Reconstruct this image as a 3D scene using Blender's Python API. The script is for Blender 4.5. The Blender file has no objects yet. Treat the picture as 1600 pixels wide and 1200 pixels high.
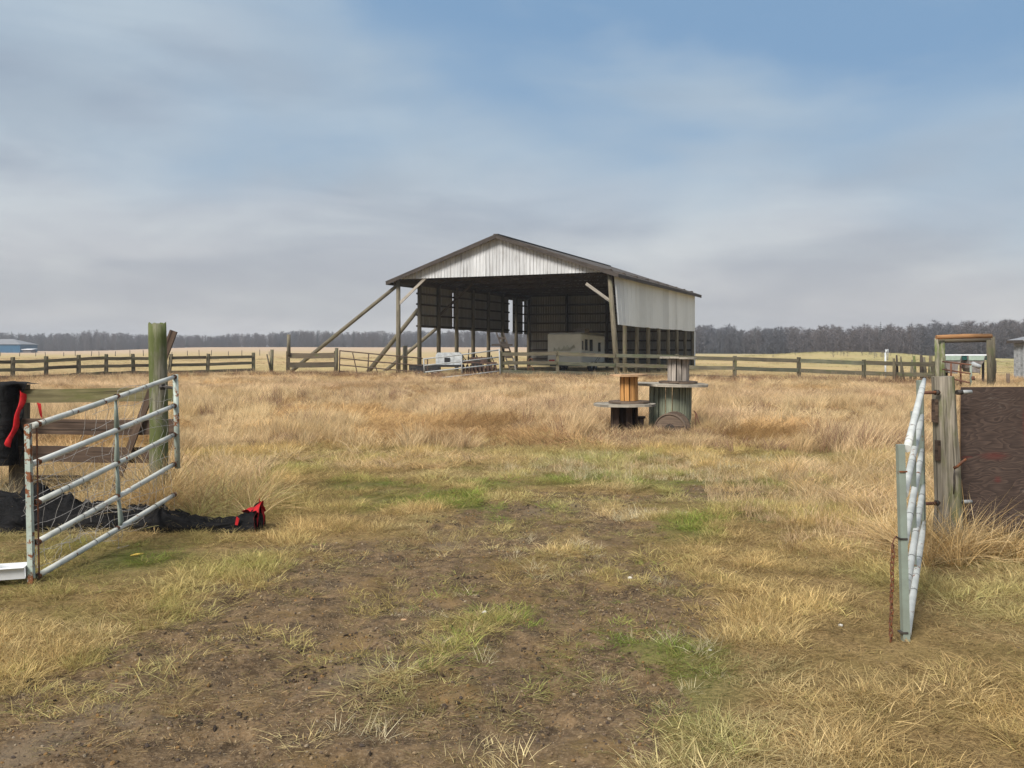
import bpy, math, random
import numpy as np
from mathutils import Vector, Matrix

random.seed(7)
RNG = np.random.default_rng(11)
SC = bpy.context.scene

# ------------------------------------------------------------------ camera
F = 1400.0            # focal length in pixels of the 1600 px wide photograph
HOR = 544.0           # row of the horizon
EYE = 1.6
cam_d = bpy.data.cameras.new("camera")
cam = bpy.data.objects.new("camera", cam_d)
SC.collection.objects.link(cam)
cam_d.sensor_width = 36.0
cam_d.lens = 36.0 * F / 1600.0
cam_d.shift_y = (HOR - 600.0) / 1600.0
cam_d.clip_start = 0.05
cam_d.clip_end = 9000.0
cam.location = (0, 0, EYE)
cam.rotation_euler = (math.radians(90), 0, 0)
SC.camera = cam

# ------------------------------------------------------------------ light
SUN_EL, SUN_AZ = math.radians(42), math.radians(215)   # azimuth clockwise from +Y (the view direction)
sun_d = bpy.data.lights.new("sun", 'SUN')
sun_d.energy = 2.4
sun_d.angle = math.radians(20)
sun_d.color = (1.0, 0.95, 0.87)
sun = bpy.data.objects.new("sun", sun_d)
SC.collection.objects.link(sun)
sd = Vector((math.sin(SUN_AZ) * math.cos(SUN_EL), math.cos(SUN_AZ) * math.cos(SUN_EL), math.sin(SUN_EL)))
sun.rotation_euler = sd.to_track_quat('Z', 'Y').to_euler()

world = bpy.data.worlds.new("World")
SC.world = world
world.use_nodes = True
wn, wl = world.node_tree.nodes, world.node_tree.links
wn.clear()


def N(tree, typ, **kw):
    n = tree.nodes.new(typ)
    for k, v in kw.items():
        if k.startswith('i_'):
            n.inputs[k[2:].replace('_', ' ')].default_value = v
        else:
            setattr(n, k, v)
    return n


def sock(n, v, i):
    """link or set input i"""
    if isinstance(v, bpy.types.NodeSocket):
        n.id_data.links.new(v, n.inputs[i])
    elif v is not None:
        n.inputs[i].default_value = v


def math_n(t, op, a, b=None, c=None, clamp=False):
    n = t.nodes.new('ShaderNodeMath')
    n.operation = op
    n.use_clamp = clamp
    sock(n, a, 0); sock(n, b, 1)
    if c is not None: sock(n, c, 2)
    return n.outputs[0]


def mix_n(t, f, a, b, blend='MIX'):
    n = t.nodes.new('ShaderNodeMix')
    n.data_type = 'RGBA'
    n.blend_type = blend
    for s, v in ((n.inputs[0], f), (n.inputs[6], a), (n.inputs[7], b)):
        if isinstance(v, bpy.types.NodeSocket):
            t.links.new(v, s)
        else:
            s.default_value = v if not isinstance(v, tuple) else (v + (1.0,) if len(v) == 3 else v)
    return n.outputs[2]


def smooth_n(t, v, lo, hi, a=0.0, b=1.0):
    n = t.nodes.new('ShaderNodeMapRange')
    n.interpolation_type = 'SMOOTHSTEP'
    sock(n, v, 0)
    n.inputs[1].default_value, n.inputs[2].default_value = lo, hi
    n.inputs[3].default_value, n.inputs[4].default_value = a, b
    return n.outputs[0]


def noise_n(t, vec, scale, detail=3.0, rough=0.55, dist=0.0):
    n = t.nodes.new('ShaderNodeTexNoise')
    if vec is not None: t.links.new(vec, n.inputs['Vector'])
    n.inputs['Scale'].default_value = scale
    n.inputs['Detail'].default_value = detail
    n.inputs['Roughness'].default_value = rough
    n.inputs['Distortion'].default_value = dist
    return n.outputs[0]


def map_n(t, vec, scale=(1, 1, 1), loc=(0, 0, 0), rot=(0, 0, 0)):
    n = t.nodes.new('ShaderNodeMapping')
    t.links.new(vec, n.inputs[0])
    n.inputs['Location'].default_value = loc
    n.inputs['Rotation'].default_value = rot
    n.inputs['Scale'].default_value = scale
    return n.outputs[0]


wt = world.node_tree
tc = wn.new('ShaderNodeTexCoord')
sx = wn.new('ShaderNodeSeparateXYZ')
wl.new(tc.outputs['Generated'], sx.inputs[0])
elev = math_n(wt, 'ABSOLUTE', sx.outputs[2])
cloud_v = map_n(wt, tc.outputs['Generated'], (1.0, 1.0, 2.6), (3.1, 0.4, 7.7))
n1 = noise_n(wt, cloud_v, 2.1, 4.0, 0.45, 0.35)
n2 = noise_n(wt, map_n(wt, tc.outputs['Generated'], (1.0, 1.0, 4.2), (9.3, 4.1, 1.2)), 3.3, 5.0, 0.46, 0.45)
n3 = noise_n(wt, map_n(wt, tc.outputs['Generated'], (1.0, 1.0, 3.0), (2.7, 8.8, 5.1)), 5.5, 5.0, 0.5, 0.3)
grey = mix_n(wt, smooth_n(wt, elev, 0.0, 0.26), (0.620, 0.612, 0.620), (0.455, 0.535, 0.615))
grey = mix_n(wt, smooth_n(wt, n2, 0.36, 0.66), mix_n(wt, 1.0, grey, (0.85, 0.87, 0.90), 'MULTIPLY'), mix_n(wt, 1.0, grey, (1.12, 1.11, 1.09), 'MULTIPLY'))
grey = mix_n(wt, smooth_n(wt, n3, 0.38, 0.66), mix_n(wt, 1.0, grey, (0.92, 0.92, 0.94), 'MULTIPLY'), mix_n(wt, 1.0, grey, (1.05, 1.05, 1.04), 'MULTIPLY'))
e2 = math_n(wt, 'ADD', elev, math_n(wt, 'MULTIPLY', math_n(wt, 'SUBTRACT', n1, 0.5), 0.55))
e2 = math_n(wt, 'ADD', e2, math_n(wt, 'MULTIPLY', sx.outputs[0], 0.16))
blue = mix_n(wt, smooth_n(wt, e2, 0.20, 0.40), (0.400, 0.530, 0.660), (0.225, 0.380, 0.585))
blue = mix_n(wt, smooth_n(wt, n3, 0.45, 0.72, 0, 0.35), blue, (0.46, 0.56, 0.66))
sky_c = mix_n(wt, smooth_n(wt, e2, 0.12, 0.34), grey, blue)
# above the frame, overcast brightened towards the zenith to add light on the ground
over = mix_n(wt, smooth_n(wt, n1, 0.35, 0.65), (1.05, 1.08, 1.12), (0.86, 0.92, 1.0))
sky_c = mix_n(wt, smooth_n(wt, elev, 0.42, 0.75), sky_c, over)
nish = wn.new('ShaderNodeTexSky')
nish.sky_type = 'NISHITA'
nish.sun_disc = False
nish.sun_elevation = SUN_EL
nish.sun_rotation = SUN_AZ
nish.dust_density = 2.5
bg_cloud = wn.new('ShaderNodeBackground')
wl.new(sky_c, bg_cloud.inputs[0])
bg_cloud.inputs[1].default_value = 0.445
bg_sky = wn.new('ShaderNodeBackground')
wl.new(nish.outputs[0], bg_sky.inputs[0])
bg_sky.inputs[1].default_value = 0.05
ms = wn.new('ShaderNodeMixShader')
ms.inputs[0].default_value = 0.10
wl.new(bg_cloud.outputs[0], ms.inputs[1])
wl.new(bg_sky.outputs[0], ms.inputs[2])
wo = wn.new('ShaderNodeOutputWorld')
wl.new(ms.outputs[0], wo.inputs[0])

SC.view_settings.view_transform = 'Standard'
SC.view_settings.look = 'None'
SC.view_settings.gamma = 1.0
SC.view_settings.use_curve_mapping = False
SC.view_settings.exposure = 1.15
SC.cycles.max_bounces = 6
SC.cycles.diffuse_bounces = 3
SC.cycles.transmission_bounces = 3
SC.cycles.transparent_max_bounces = 4

# ------------------------------------------------------------------ materials


def new_mat(name):
    m = bpy.data.materials.new(name)
    m.use_nodes = True
    t = m.node_tree
    b = t.nodes['Principled BSDF']
    b.inputs['Specular IOR Level'].default_value = 0.25
    return m, t, b


def bump(t, b, h, strength=0.4, dist=0.01):
    n = t.nodes.new('ShaderNodeBump')
    n.inputs['Strength'].default_value = strength
    n.inputs['Distance'].default_value = dist
    t.links.new(h, n.inputs['Height'])
    t.links.new(n.outputs[0], b.inputs['Normal'])


def obj_rand(t):
    return t.nodes.new('ShaderNodeObjectInfo').outputs['Random']


def vary(t, col, lo, hi):
    v = math_n(t, 'MULTIPLY_ADD', obj_rand(t), hi - lo, lo)
    cx = t.nodes.new('ShaderNodeCombineXYZ')
    for i in range(3): t.links.new(v, cx.inputs[i])
    return mix_n(t, 1.0, col, cx.outputs[0], 'MULTIPLY')


def wood(name, c1, c2, stain=None, moss=0.0, mossc=(0.09, 0.115, 0.03), var=(0.75, 1.25), gs=1.0, rough=0.85, bump_d=0.004):
    m, t, b = new_mat(name)
    uv = t.nodes.new('ShaderNodeTexCoord').outputs['UV']
    off = t.nodes.new('ShaderNodeCombineXYZ')
    r = math_n(t, 'MULTIPLY', obj_rand(t), 37.0)
    t.links.new(r, off.inputs[0]); t.links.new(r, off.inputs[1])
    va = t.nodes.new('ShaderNodeVectorMath'); va.operation = 'ADD'
    t.links.new(uv, va.inputs[0]); t.links.new(off.outputs[0], va.inputs[1])
    uv = va.outputs[0]
    g = noise_n(t, map_n(t, uv, (1.6 * gs, 42 * gs, 1)), 1.0, 5.0, 0.65, 0.35)
    bl = noise_n(t, map_n(t, uv, (1.3, 5, 1)), 1.0, 4.0, 0.6)
    col = mix_n(t, smooth_n(t, g, 0.3, 0.7), c1, c2)
    col = mix_n(t, math_n(t, 'MULTIPLY', smooth_n(t, bl, 0.45, 0.72), 0.7), col, stain if stain else tuple(x * 0.45 for x in c1))
    crack = smooth_n(t, noise_n(t, map_n(t, uv, (0.8 * gs, 38 * gs, 1), (4, 9, 0)), 1.0, 2.0, 0.5, 0.2), 0.60, 0.66)
    col = mix_n(t, math_n(t, 'MULTIPLY', crack, 0.75), col, tuple(x * 0.3 for x in c1))
    if moss > 0:
        mo = noise_n(t, map_n(t, uv, (1.1, 3.2, 1), (1, 7, 0)), 1.3, 5.0, 0.65)
        col = mix_n(t, smooth_n(t, mo, 0.62 - 0.3 * moss, 0.80 - 0.3 * moss, 0, 0.9), col, mossc)
    col = vary(t, col, *var)
    t.links.new(col, b.inputs['Base Color'])
    b.inputs['Roughness'].default_value = rough
    h = math_n(t, 'SUBTRACT', g, math_n(t, 'MULTIPLY', crack, 0.8))
    bump(t, b, h, 0.7, bump_d)
    return m


def painted(name, base, rust_amt=0.5, rustc=(0.16, 0.06, 0.025), base2=None, rough=0.45):
    m, t, b = new_mat(name)
    oc = t.nodes.new('ShaderNodeTexCoord').outputs['Object']
    n_ = noise_n(t, oc, 17.0, 6.0, 0.7)
    big = noise_n(t, oc, 3.5, 3.0, 0.6)
    dirt = noise_n(t, oc, 9.0, 4.0, 0.6)
    col = mix_n(t, smooth_n(t, dirt, 0.35, 0.7), base, base2 or tuple(x * 0.78 for x in base))
    v = math_n(t, 'ADD', math_n(t, 'MULTIPLY', n_, 0.7), math_n(t, 'MULTIPLY', big, 0.3))
    th = 0.66 - 0.16 * rust_amt
    f = smooth_n(t, v, th, th + 0.035)
    n3 = noise_n(t, oc, 60.0, 3.0, 0.7)
    rc = mix_n(t, n3, tuple(x * 0.45 for x in rustc), tuple(min(1, x * 1.7) for x in rustc))
    col = mix_n(t, f, col, rc)
    t.links.new(col, b.inputs['Base Color'])
    t.links.new(math_n(t, 'MULTIPLY_ADD', f, 0.45, rough), b.inputs['Roughness'])
    bump(t, b, math_n(t, 'MULTIPLY_ADD', f, -0.5, n3), 0.3, 0.002)
    return m


def plain(name, col, rough=0.7, noise=0.25, scale=8.0, metallic=0.0, var=(0.9, 1.1), bump_d=0.0):
    m, t, b = new_mat(name)
    oc = t.nodes.new('ShaderNodeTexCoord').outputs['Object']
    n_ = noise_n(t, oc, scale, 5.0, 0.6)
    c = mix_n(t, smooth_n(t, n_, 0.3, 0.7), tuple(x * (1 - noise) for x in col), tuple(min(1, x * (1 + noise)) for x in col))
    c = vary(t, c, *var)
    t.links.new(c, b.inputs['Base Color'])
    b.inputs['Roughness'].default_value = rough
    b.inputs['Metallic'].default_value = metallic
    if bump_d: bump(t, b, n_, 0.6, bump_d)
    return m


def siding(name, base, streak, rough=0.5, amt=0.6):
    m, t, b = new_mat(name)
    uv = t.nodes.new('ShaderNodeTexCoord').outputs['UV']     # u across, v up, metres
    r = math_n(t, 'MULTIPLY', obj_rand(t), 23.0)
    off = t.nodes.new('ShaderNodeCombineXYZ')
    t.links.new(r, off.inputs[0])
    va = t.nodes.new('ShaderNodeVectorMath'); va.operation = 'ADD'
    t.links.new(uv, va.inputs[0]); t.links.new(off.outputs[0], va.inputs[1])
    s = noise_n(t, map_n(t, va.outputs[0], (9.0, 0.45, 1)), 1.0, 4.0, 0.65)
    d = noise_n(t, map_n(t, va.outputs[0], (1.2, 0.9, 1)), 1.0, 4.0, 0.6)
    c = mix_n(t, math_n(t, 'MULTIPLY', smooth_n(t, s, 0.42, 0.75), amt), base, streak)
    c = mix_n(t, math_n(t, 'MULTIPLY', smooth_n(t, d, 0.5, 0.8), 0.35), c, tuple(x * 0.8 for x in streak))
    c = vary(t, c, 0.86, 1.08)
    t.links.new(c, b.inputs['Base Color'])
    b.inputs['Roughness'].default_value = rough
    return m


M = {}
M['barn_post'] = wood('barn_post_wood', (0.12, 0.104, 0.074), (0.19, 0.165, 0.118), moss=0.25, mossc=(0.125, 0.135, 0.065))
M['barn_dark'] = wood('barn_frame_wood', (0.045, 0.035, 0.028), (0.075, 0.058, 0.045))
M['brace_pale'] = wood('pale_brace_wood', (0.22, 0.20, 0.17), (0.32, 0.29, 0.25))
M['fascia'] = wood('fascia_wood', (0.042, 0.034, 0.029), (0.07, 0.058, 0.05), var=(0.9, 1.1))
M['fence'] = wood('fence_wood', (0.075, 0.064, 0.043), (0.135, 0.117, 0.08), stain=(0.05, 0.042, 0.03), moss=0.45, mossc=(0.078, 0.082, 0.038))
M['fence_dark'] = wood('dark_fence_wood', (0.075, 0.058, 0.04), (0.13, 0.105, 0.07), moss=0.2)
M['fence_moss'] = wood('mossy_fence_wood', (0.07, 0.07, 0.048), (0.125, 0.122, 0.085), moss=0.5, mossc=(0.068, 0.078, 0.045))
M['post_moss'] = wood('mossy_post_wood', (0.11, 0.10, 0.07), (0.30, 0.28, 0.21), stain=(0.07, 0.06, 0.04), moss=0.68, mossc=(0.085, 0.105, 0.028), bump_d=0.008)
M['post_grey'] = wood('grey_post_wood', (0.15, 0.13, 0.10), (0.35, 0.31, 0.25), stain=(0.09, 0.085, 0.05), moss=0.45, mossc=(0.12, 0.13, 0.05), bump_d=0.008)
M['board_green'] = wood('green_stained_board', (0.12, 0.10, 0.05), (0.19, 0.165, 0.085), moss=0.6, mossc=(0.10, 0.10, 0.035), var=(0.9, 1.1))
M['board_brown'] = wood('brown_board', (0.065, 0.042, 0.03), (0.115, 0.078, 0.055), var=(0.85, 1.15))
M['spool_grey'] = wood('grey_spool_wood', (0.23, 0.20, 0.16), (0.42, 0.38, 0.31), stain=(0.14, 0.13, 0.11), var=(0.85, 1.15))
M['spool_drum'] = wood('stained_grey_drum', (0.20, 0.17, 0.145), (0.40, 0.35, 0.30), stain=(0.05, 0.043, 0.04), var=(0.8, 1.2))
M['spool_green'] = wood('green_painted_staves', (0.14, 0.155, 0.105), (0.27, 0.285, 0.21), stain=(0.11, 0.105, 0.07), var=(0.85, 1.15))
M['spool_orange'] = wood('orange_staves', (0.42, 0.205, 0.065), (0.58, 0.30, 0.10), stain=(0.25, 0.12, 0.045), var=(0.9, 1.1))
M['spool_tan'] = wood('tan_disc_wood', (0.36, 0.22, 0.12), (0.50, 0.33, 0.19), var=(0.9, 1.1))
M['spool_brown'] = wood('brown_disc_wood', (0.085, 0.06, 0.045), (0.17, 0.125, 0.09))
M['spool_dark'] = wood('dark_brown_staves', (0.055, 0.035, 0.025), (0.10, 0.065, 0.045))
M['frame_orange'] = wood('orange_log', (0.25, 0.125, 0.05), (0.35, 0.185, 0.08), stain=(0.15, 0.075, 0.035), var=(0.95, 1.05))
M['gable'] = siding('white_gable_sheet', (0.52, 0.53, 0.54), (0.22, 0.21, 0.20), amt=0.8)
M['side'] = siding('white_side_sheet', (0.68, 0.69, 0.68), (0.58, 0.58, 0.55), amt=0.5)
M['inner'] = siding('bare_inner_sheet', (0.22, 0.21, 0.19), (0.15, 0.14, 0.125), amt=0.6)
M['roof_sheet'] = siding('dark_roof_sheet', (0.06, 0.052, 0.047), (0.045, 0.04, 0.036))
M['grey_roof'] = siding('pale_roof_sheet', (0.20, 0.20, 0.205), (0.16, 0.16, 0.165))
M['gate'] = painted('pale_gate_paint', (0.50, 0.50, 0.455), 0.50, base2=(0.37, 0.38, 0.34))
M['gate_white'] = painted('white_gate_paint', (0.53, 0.535, 0.50), 0.42, base2=(0.40, 0.41, 0.38))
M['gate_rusty'] = painted('rusted_gate_paint', (0.36, 0.41, 0.36), 0.95)
M['gate_green'] = painted('dull_green_gate_paint', (0.19, 0.215, 0.18), 0.35, base2=(0.22, 0.26, 0.22))
M['rust'] = painted('rusty_iron', (0.12, 0.055, 0.035), 0.9, rough=0.8)
M['dark_iron'] = plain('dark_iron', (0.045, 0.038, 0.033), 0.6, 0.4, 30)
M['brown_gate'] = plain('brown_rusted_tube', (0.075, 0.05, 0.036), 0.8, 0.4, 20)
M['silver_gate'] = plain('weathered_silver_tube', (0.27, 0.28, 0.28), 0.5, 0.2, 12)
M['wire'] = plain('galvanised_wire', (0.30, 0.28, 0.26), 0.55, 0.4, 60)
M['tarp'] = None
M['dull_white'] = plain('dull_white_plastic', (0.42, 0.44, 0.45), 0.55, 0.2, 5)
M['white'] = plain('white_paint', (0.70, 0.71, 0.72), 0.45, 0.08, 6)
M['rv'] = plain('dusty_cream_fibreglass', (0.54, 0.545, 0.52), 0.45, 0.08, 1.5)
M['rv_dark'] = plain('dark_window_glass', (0.015, 0.016, 0.018), 0.15, 0.2)
M['rv_graphic'] = plain('faded_green_grey_print', (0.33, 0.34, 0.30), 0.5, 0.25, 3)
M['black'] = plain('black_steel', (0.018, 0.018, 0.02), 0.55, 0.3)
M['rubber'] = plain('black_rubber', (0.02, 0.02, 0.02), 0.85, 0.2)
M['rusty_dark'] = plain('dark_rusty_steel', (0.07, 0.042, 0.032), 0.8, 0.5, 6)
M['blue'] = siding('blue_sheet', (0.028, 0.105, 0.19), (0.022, 0.08, 0.15))
M['green_paint'] = plain('dark_green_paint', (0.02, 0.075, 0.065), 0.4, 0.2)
M['green_pale'] = plain('pale_green_panel', (0.30, 0.37, 0.31), 0.5, 0.1)
M['hopper'] = plain('grey_hopper', (0.20, 0.175, 0.16), 0.7, 0.3, 4)
M['stone_white'] = plain('white_stone', (0.62, 0.60, 0.56), 0.8, 0.15, 40)
M['yellow'] = plain('yellow_peel', (0.62, 0.42, 0.08), 0.6, 0.2, 30)
M['red'] = plain('red_fabric', (0.36, 0.009, 0.012), 0.7, 0.3, 14, bump_d=0.01)
M['shed'] = wood('grey_shed_boards', (0.24, 0.25, 0.25), (0.36, 0.37, 0.38))
M['bark'] = plain('grey_bark', (0.105, 0.098, 0.102), 0.95, 0.2, 0.6, var=(0.88, 1.12))
M['spruce'] = plain('dark_spruce_needles', (0.045, 0.053, 0.050), 0.95, 0.3, 0.7, var=(0.8, 1.2))
M['rail_wire'] = plain('thin_fence_wire', (0.16, 0.14, 0.12), 0.7, 0.2, 10)


def bare_wood_mat():
    m, t, b = new_mat('bare_wood')
    a = t.nodes.new('ShaderNodeAttribute'); a.attribute_type = 'INSTANCER'; a.attribute_name = 'tcol'
    t.links.new(a.outputs['Color'], b.inputs['Base Color'])
    b.inputs['Roughness'].default_value = 0.95
    return m


M['bare_wood'] = bare_wood_mat()


def tarp_mat():
    m, t, b = new_mat('black_tarp')
    oc = t.nodes.new('ShaderNodeTexCoord').outputs['Object']
    n_ = noise_n(t, map_n(t, oc, (3, 9, 9)), 1.0, 5.0, 0.65, 0.9)
    c = mix_n(t, smooth_n(t, n_, 0.4, 0.75), (0.006, 0.006, 0.0065), (0.016, 0.015, 0.015))
    d = noise_n(t, oc, 22.0, 4.0, 0.6)
    c = mix_n(t, smooth_n(t, d, 0.60, 0.75, 0, 0.5), c, (0.05, 0.038, 0.028))
    t.links.new(c, b.inputs['Base Color'])
    b.inputs['Roughness'].default_value = 0.7
    b.inputs['Specular IOR Level'].default_value = 0.09
    bump(t, b, n_, 1.0, 0.05)
    return m


M['tarp'] = tarp_mat()


def plywood_mat():
    m, t, b = new_mat('dark_weathered_plywood')
    uv = t.nodes.new('ShaderNodeTexCoord').outputs['UV']       # metres, u along the sheet, v up
    def warp(scale, amp, base, s):
        w = noise_n(t, map_n(t, base, scale), 1.0, 2.0, 0.5)
        cz = t.nodes.new('ShaderNodeCombineXYZ')
        t.links.new(math_n(t, 'MULTIPLY', math_n(t, 'SUBTRACT', w, 0.5), amp), cz.inputs[1])
        va = t.nodes.new('ShaderNodeVectorMath'); va.operation = 'ADD'
        t.links.new(base, va.inputs[0]); t.links.new(cz.outputs[0], va.inputs[1])
        return va.outputs[0]
    v1 = warp((1.7, 3.2, 1), 0.10, uv, 1)
    v1 = warp((6, 14, 1), 0.05, v1, 1)
    nn = noise_n(t, map_n(t, v1, (1.9, 6.5, 1), (2.3, 6.1, 0)), 1.0, 2.0, 0.5)
    wv = math_n(t, 'FRACT', math_n(t, 'MULTIPLY', nn, 17.0))
    wv = math_n(t, 'MULTIPLY', wv, smooth_n(t, wv, 0.85, 1.0, 1, 0))
    fine = noise_n(t, map_n(t, v1, (5, 130, 1)), 1.0, 3.0, 0.6)
    f = math_n(t, 'ADD', math_n(t, 'MULTIPLY', wv, 0.34), math_n(t, 'MULTIPLY', fine, 0.72))
    c = mix_n(t, smooth_n(t, f, 0.2, 0.95), (0.030, 0.021, 0.018), (0.100, 0.068, 0.054))
    bl = noise_n(t, map_n(t, uv, (2.0, 2.0, 1)), 1.4, 3.0, 0.6)
    c = mix_n(t, smooth_n(t, bl, 0.45, 0.75, 0, 0.6), c, (0.045, 0.030, 0.024))
    scr = noise_n(t, map_n(t, v1, (9, 55, 1), (3, 3, 0)), 1.0, 4.0, 0.7)
    spot = noise_n(t, map_n(t, uv, (3.2, 3.6, 1), (0.8, 5.0, 0)), 1.0, 1.0, 0.4)
    c = mix_n(t, math_n(t, 'MULTIPLY', smooth_n(t, scr, 0.52, 0.66), smooth_n(t, spot, 0.56, 0.68, 0, 0.75)), c, (0.23, 0.20, 0.18))
    sr = t.nodes.new('ShaderNodeSeparateXYZ'); t.links.new(uv, sr.inputs[0])
    def stainspot(cx, cy, rx, ry):
        dx = math_n(t, 'DIVIDE', math_n(t, 'SUBTRACT', sr.outputs[0], cx), rx)
        dy = math_n(t, 'DIVIDE', math_n(t, 'SUBTRACT', sr.outputs[1], cy), ry)
        d = math_n(t, 'SQRT', math_n(t, 'ADD', math_n(t, 'MULTIPLY', dx, dx), math_n(t, 'MULTIPLY', dy, dy)))
        d = math_n(t, 'ADD', d, math_n(t, 'MULTIPLY', math_n(t, 'SUBTRACT', fine, 0.5), 1.8))
        return smooth_n(t, d, 0.1, 1.4, 0.45, 0.0)
    for a in ((0.27, 0.61, 0.11, 0.035), (0.30, 0.42, 0.03, 0.03), (0.05, 0.60, 0.05, 0.012), (0.53, 0.86, 0.03, 0.18)):
        c = mix_n(t, stainspot(*a), c, (0.12, 0.018, 0.015))
    t.links.new(c, b.inputs['Base Color'])
    b.inputs['Roughness'].default_value = 0.75
    bump(t, b, f, 0.5, 0.003)
    return m


M['plywood'] = plywood_mat()


def grass_mat():
    m, t, b = new_mat('grass_blades')
    a = t.nodes.new('ShaderNodeAttribute'); a.attribute_type = 'INSTANCER'; a.attribute_name = 'tcol'
    r = t.nodes.new('ShaderNodeAttribute'); r.attribute_name = 'rnd'
    rv = math_n(t, 'MULTIPLY_ADD', r.outputs['Fac'], 0.95, 0.42)
    cx = t.nodes.new('ShaderNodeCombineXYZ')
    for i in range(3): t.links.new(rv, cx.inputs[i])
    c = mix_n(t, 1.0, a.outputs['Color'], cx.outputs[0], 'MULTIPLY')
    c = mix_n(t, smooth_n(t, r.outputs['Fac'], 0.80, 0.95, 0, 0.55), c, (0.26, 0.15, 0.07))
    t.nodes.remove(b)
    d = t.nodes.new('ShaderNodeBsdfDiffuse'); tr = t.nodes.new('ShaderNodeBsdfTranslucent')
    t.links.new(c, d.inputs[0]); t.links.new(c, tr.inputs[0])
    mx = t.nodes.new('ShaderNodeMixShader'); mx.inputs[0].default_value = 0.38
    t.links.new(d.outputs[0], mx.inputs[1]); t.links.new(tr.outputs[0], mx.inputs[2])
    t.links.new(mx.outputs[0], t.nodes['Material Output'].inputs[0])
    return m


M['grass'] = grass_mat()


def stone_mat():
    m, t, b = new_mat('pebbles')
    a = t.nodes.new('ShaderNodeAttribute'); a.attribute_type = 'INSTANCER'; a.attribute_name = 'tcol'
    oc = t.nodes.new('ShaderNodeTexCoord').outputs['Object']
    n_ = noise_n(t, oc, 3.0, 4.0, 0.7)
    c = mix_n(t, n_, a.outputs['Color'], mix_n(t, 1.0, a.outputs['Color'], (0.55, 0.5, 0.48), 'MULTIPLY'))
    t.links.new(c, b.inputs['Base Color'])
    b.inputs['Roughness'].default_value = 0.85
    bump(t, b, n_, 0.6, 0.2)
    return m


M['stone'] = stone_mat()


def ground_mat():
    m, t, b = new_mat('ground')
    oc = t.nodes.new('ShaderNodeTexCoord').outputs['Object']
    def attr(n):
        a = t.nodes.new('ShaderNodeAttribute'); a.attribute_name = n
        return a.outputs['Fac']
    dirt, green, far = attr('dirt'), attr('green'), attr('far')
    n_f = noise_n(t, oc, 60.0, 5.0, 0.7)
    n_m = noise_n(t, oc, 9.0, 6.0, 0.68)
    n_l = noise_n(t, oc, 1.6, 5.0, 0.6)
    soil = mix_n(t, smooth_n(t, n_m, 0.35, 0.7), (0.054, 0.036, 0.021), (0.178, 0.118, 0.064))
    soil = mix_n(t, smooth_n(t, n_f, 0.45, 0.75, 0, 0.7), soil, (0.28, 0.205, 0.125))
    soil = mix_n(t, smooth_n(t, n_l, 0.52, 0.70, 0, 0.6), soil, (0.18, 0.115, 0.045))      # straw-stained earth
    soil = mix_n(t, smooth_n(t, noise_n(t, oc, 0.9, 4.0, 0.6, 0.4), 0.58, 0.66, 0, 0.55), soil, (0.160, 0.124, 0.084))
    vor = t.nodes.new('ShaderNodeTexVoronoi'); vor.inputs['Scale'].default_value = 75.0
    t.links.new(oc, vor.inputs['Vector'])
    sc_ = t.nodes.new('ShaderNodeSeparateColor'); t.links.new(vor.outputs['Color'], sc_.inputs[0])
    peb = math_n(t, 'MULTIPLY', smooth_n(t, vor.outputs['Distance'], 0.22, 0.34, 1, 0), smooth_n(t, sc_.outputs[0], 0.62, 0.66))
    soil = mix_n(t, math_n(t, 'MULTIPLY', peb, 0.8), soil, mix_n(t, sc_.outputs[1], (0.30, 0.22, 0.13), (0.07, 0.06, 0.055)))
    th = mix_n(t, smooth_n(t, noise_n(t, map_n(t, oc, (30, 55, 30), (0, 0, 0), (0, 0, 0.5)), 1.0, 5.0, 0.75, 1.5), 0.35, 0.68), (0.085, 0.054, 0.023), (0.34, 0.235, 0.105))
    th = mix_n(t, smooth_n(t, n_l, 0.45, 0.7, 0, 0.5), th, (0.20, 0.15, 0.055))
    th = mix_n(t, math_n(t, 'MULTIPLY', green, 0.7), th, (0.10, 0.115, 0.035))
    near = mix_n(t, smooth_n(t, math_n(t, 'ADD', dirt, math_n(t, 'MULTIPLY', math_n(t, 'SUBTRACT', n_m, 0.5), 0.7)), 0.3, 0.62), th, soil)
    # mown stubble of the far field, in long irregular streaks
    st = noise_n(t, map_n(t, oc, (0.012, 0.055, 1)), 1.0, 5.0, 0.62, 0.6)
    st2 = noise_n(t, map_n(t, oc, (0.25, 0.6, 1)), 1.0, 6.0, 0.7)
    fld = mix_n(t, smooth_n(t, st, 0.38, 0.62), (0.42, 0.305, 0.155), (0.36, 0.29, 0.13))
    fld = mix_n(t, smooth_n(t, st2, 0.40, 0.68, 0, 0.45), fld, (0.29, 0.20, 0.10))
    sp = t.nodes.new('ShaderNodeSeparateXYZ'); t.links.new(oc, sp.inputs[0])
    fld = mix_n(t, smooth_n(t, sp.outputs[1], 130, 330, 0, 0.8), fld, (0.42, 0.305, 0.22))
    gr = math_n(t, 'MULTIPLY', smooth_n(t, sp.outputs[0], 22, 60, 0, .7), smooth_n(t, st, 0.36, 0.6, 0.35, 0.8))
    fld = mix_n(t, gr, fld, (0.29, 0.28, 0.12))
    c = mix_n(t, far, near, fld)
    t.links.new(c, b.inputs['Base Color'])
    b.inputs['Roughness'].default_value = 0.95
    b.inputs['Specular IOR Level'].default_value = 0.1
    h = math_n(t, 'ADD', math_n(t, 'MULTIPLY', n_f, 0.35), math_n(t, 'ADD', n_m, math_n(t, 'MULTIPLY', peb, 0.25)))
    bump(t, b, h, 0.9, 0.022)
    return m


M['ground'] = ground_mat()

# ------------------------------------------------------------------ helpers: terrain


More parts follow.
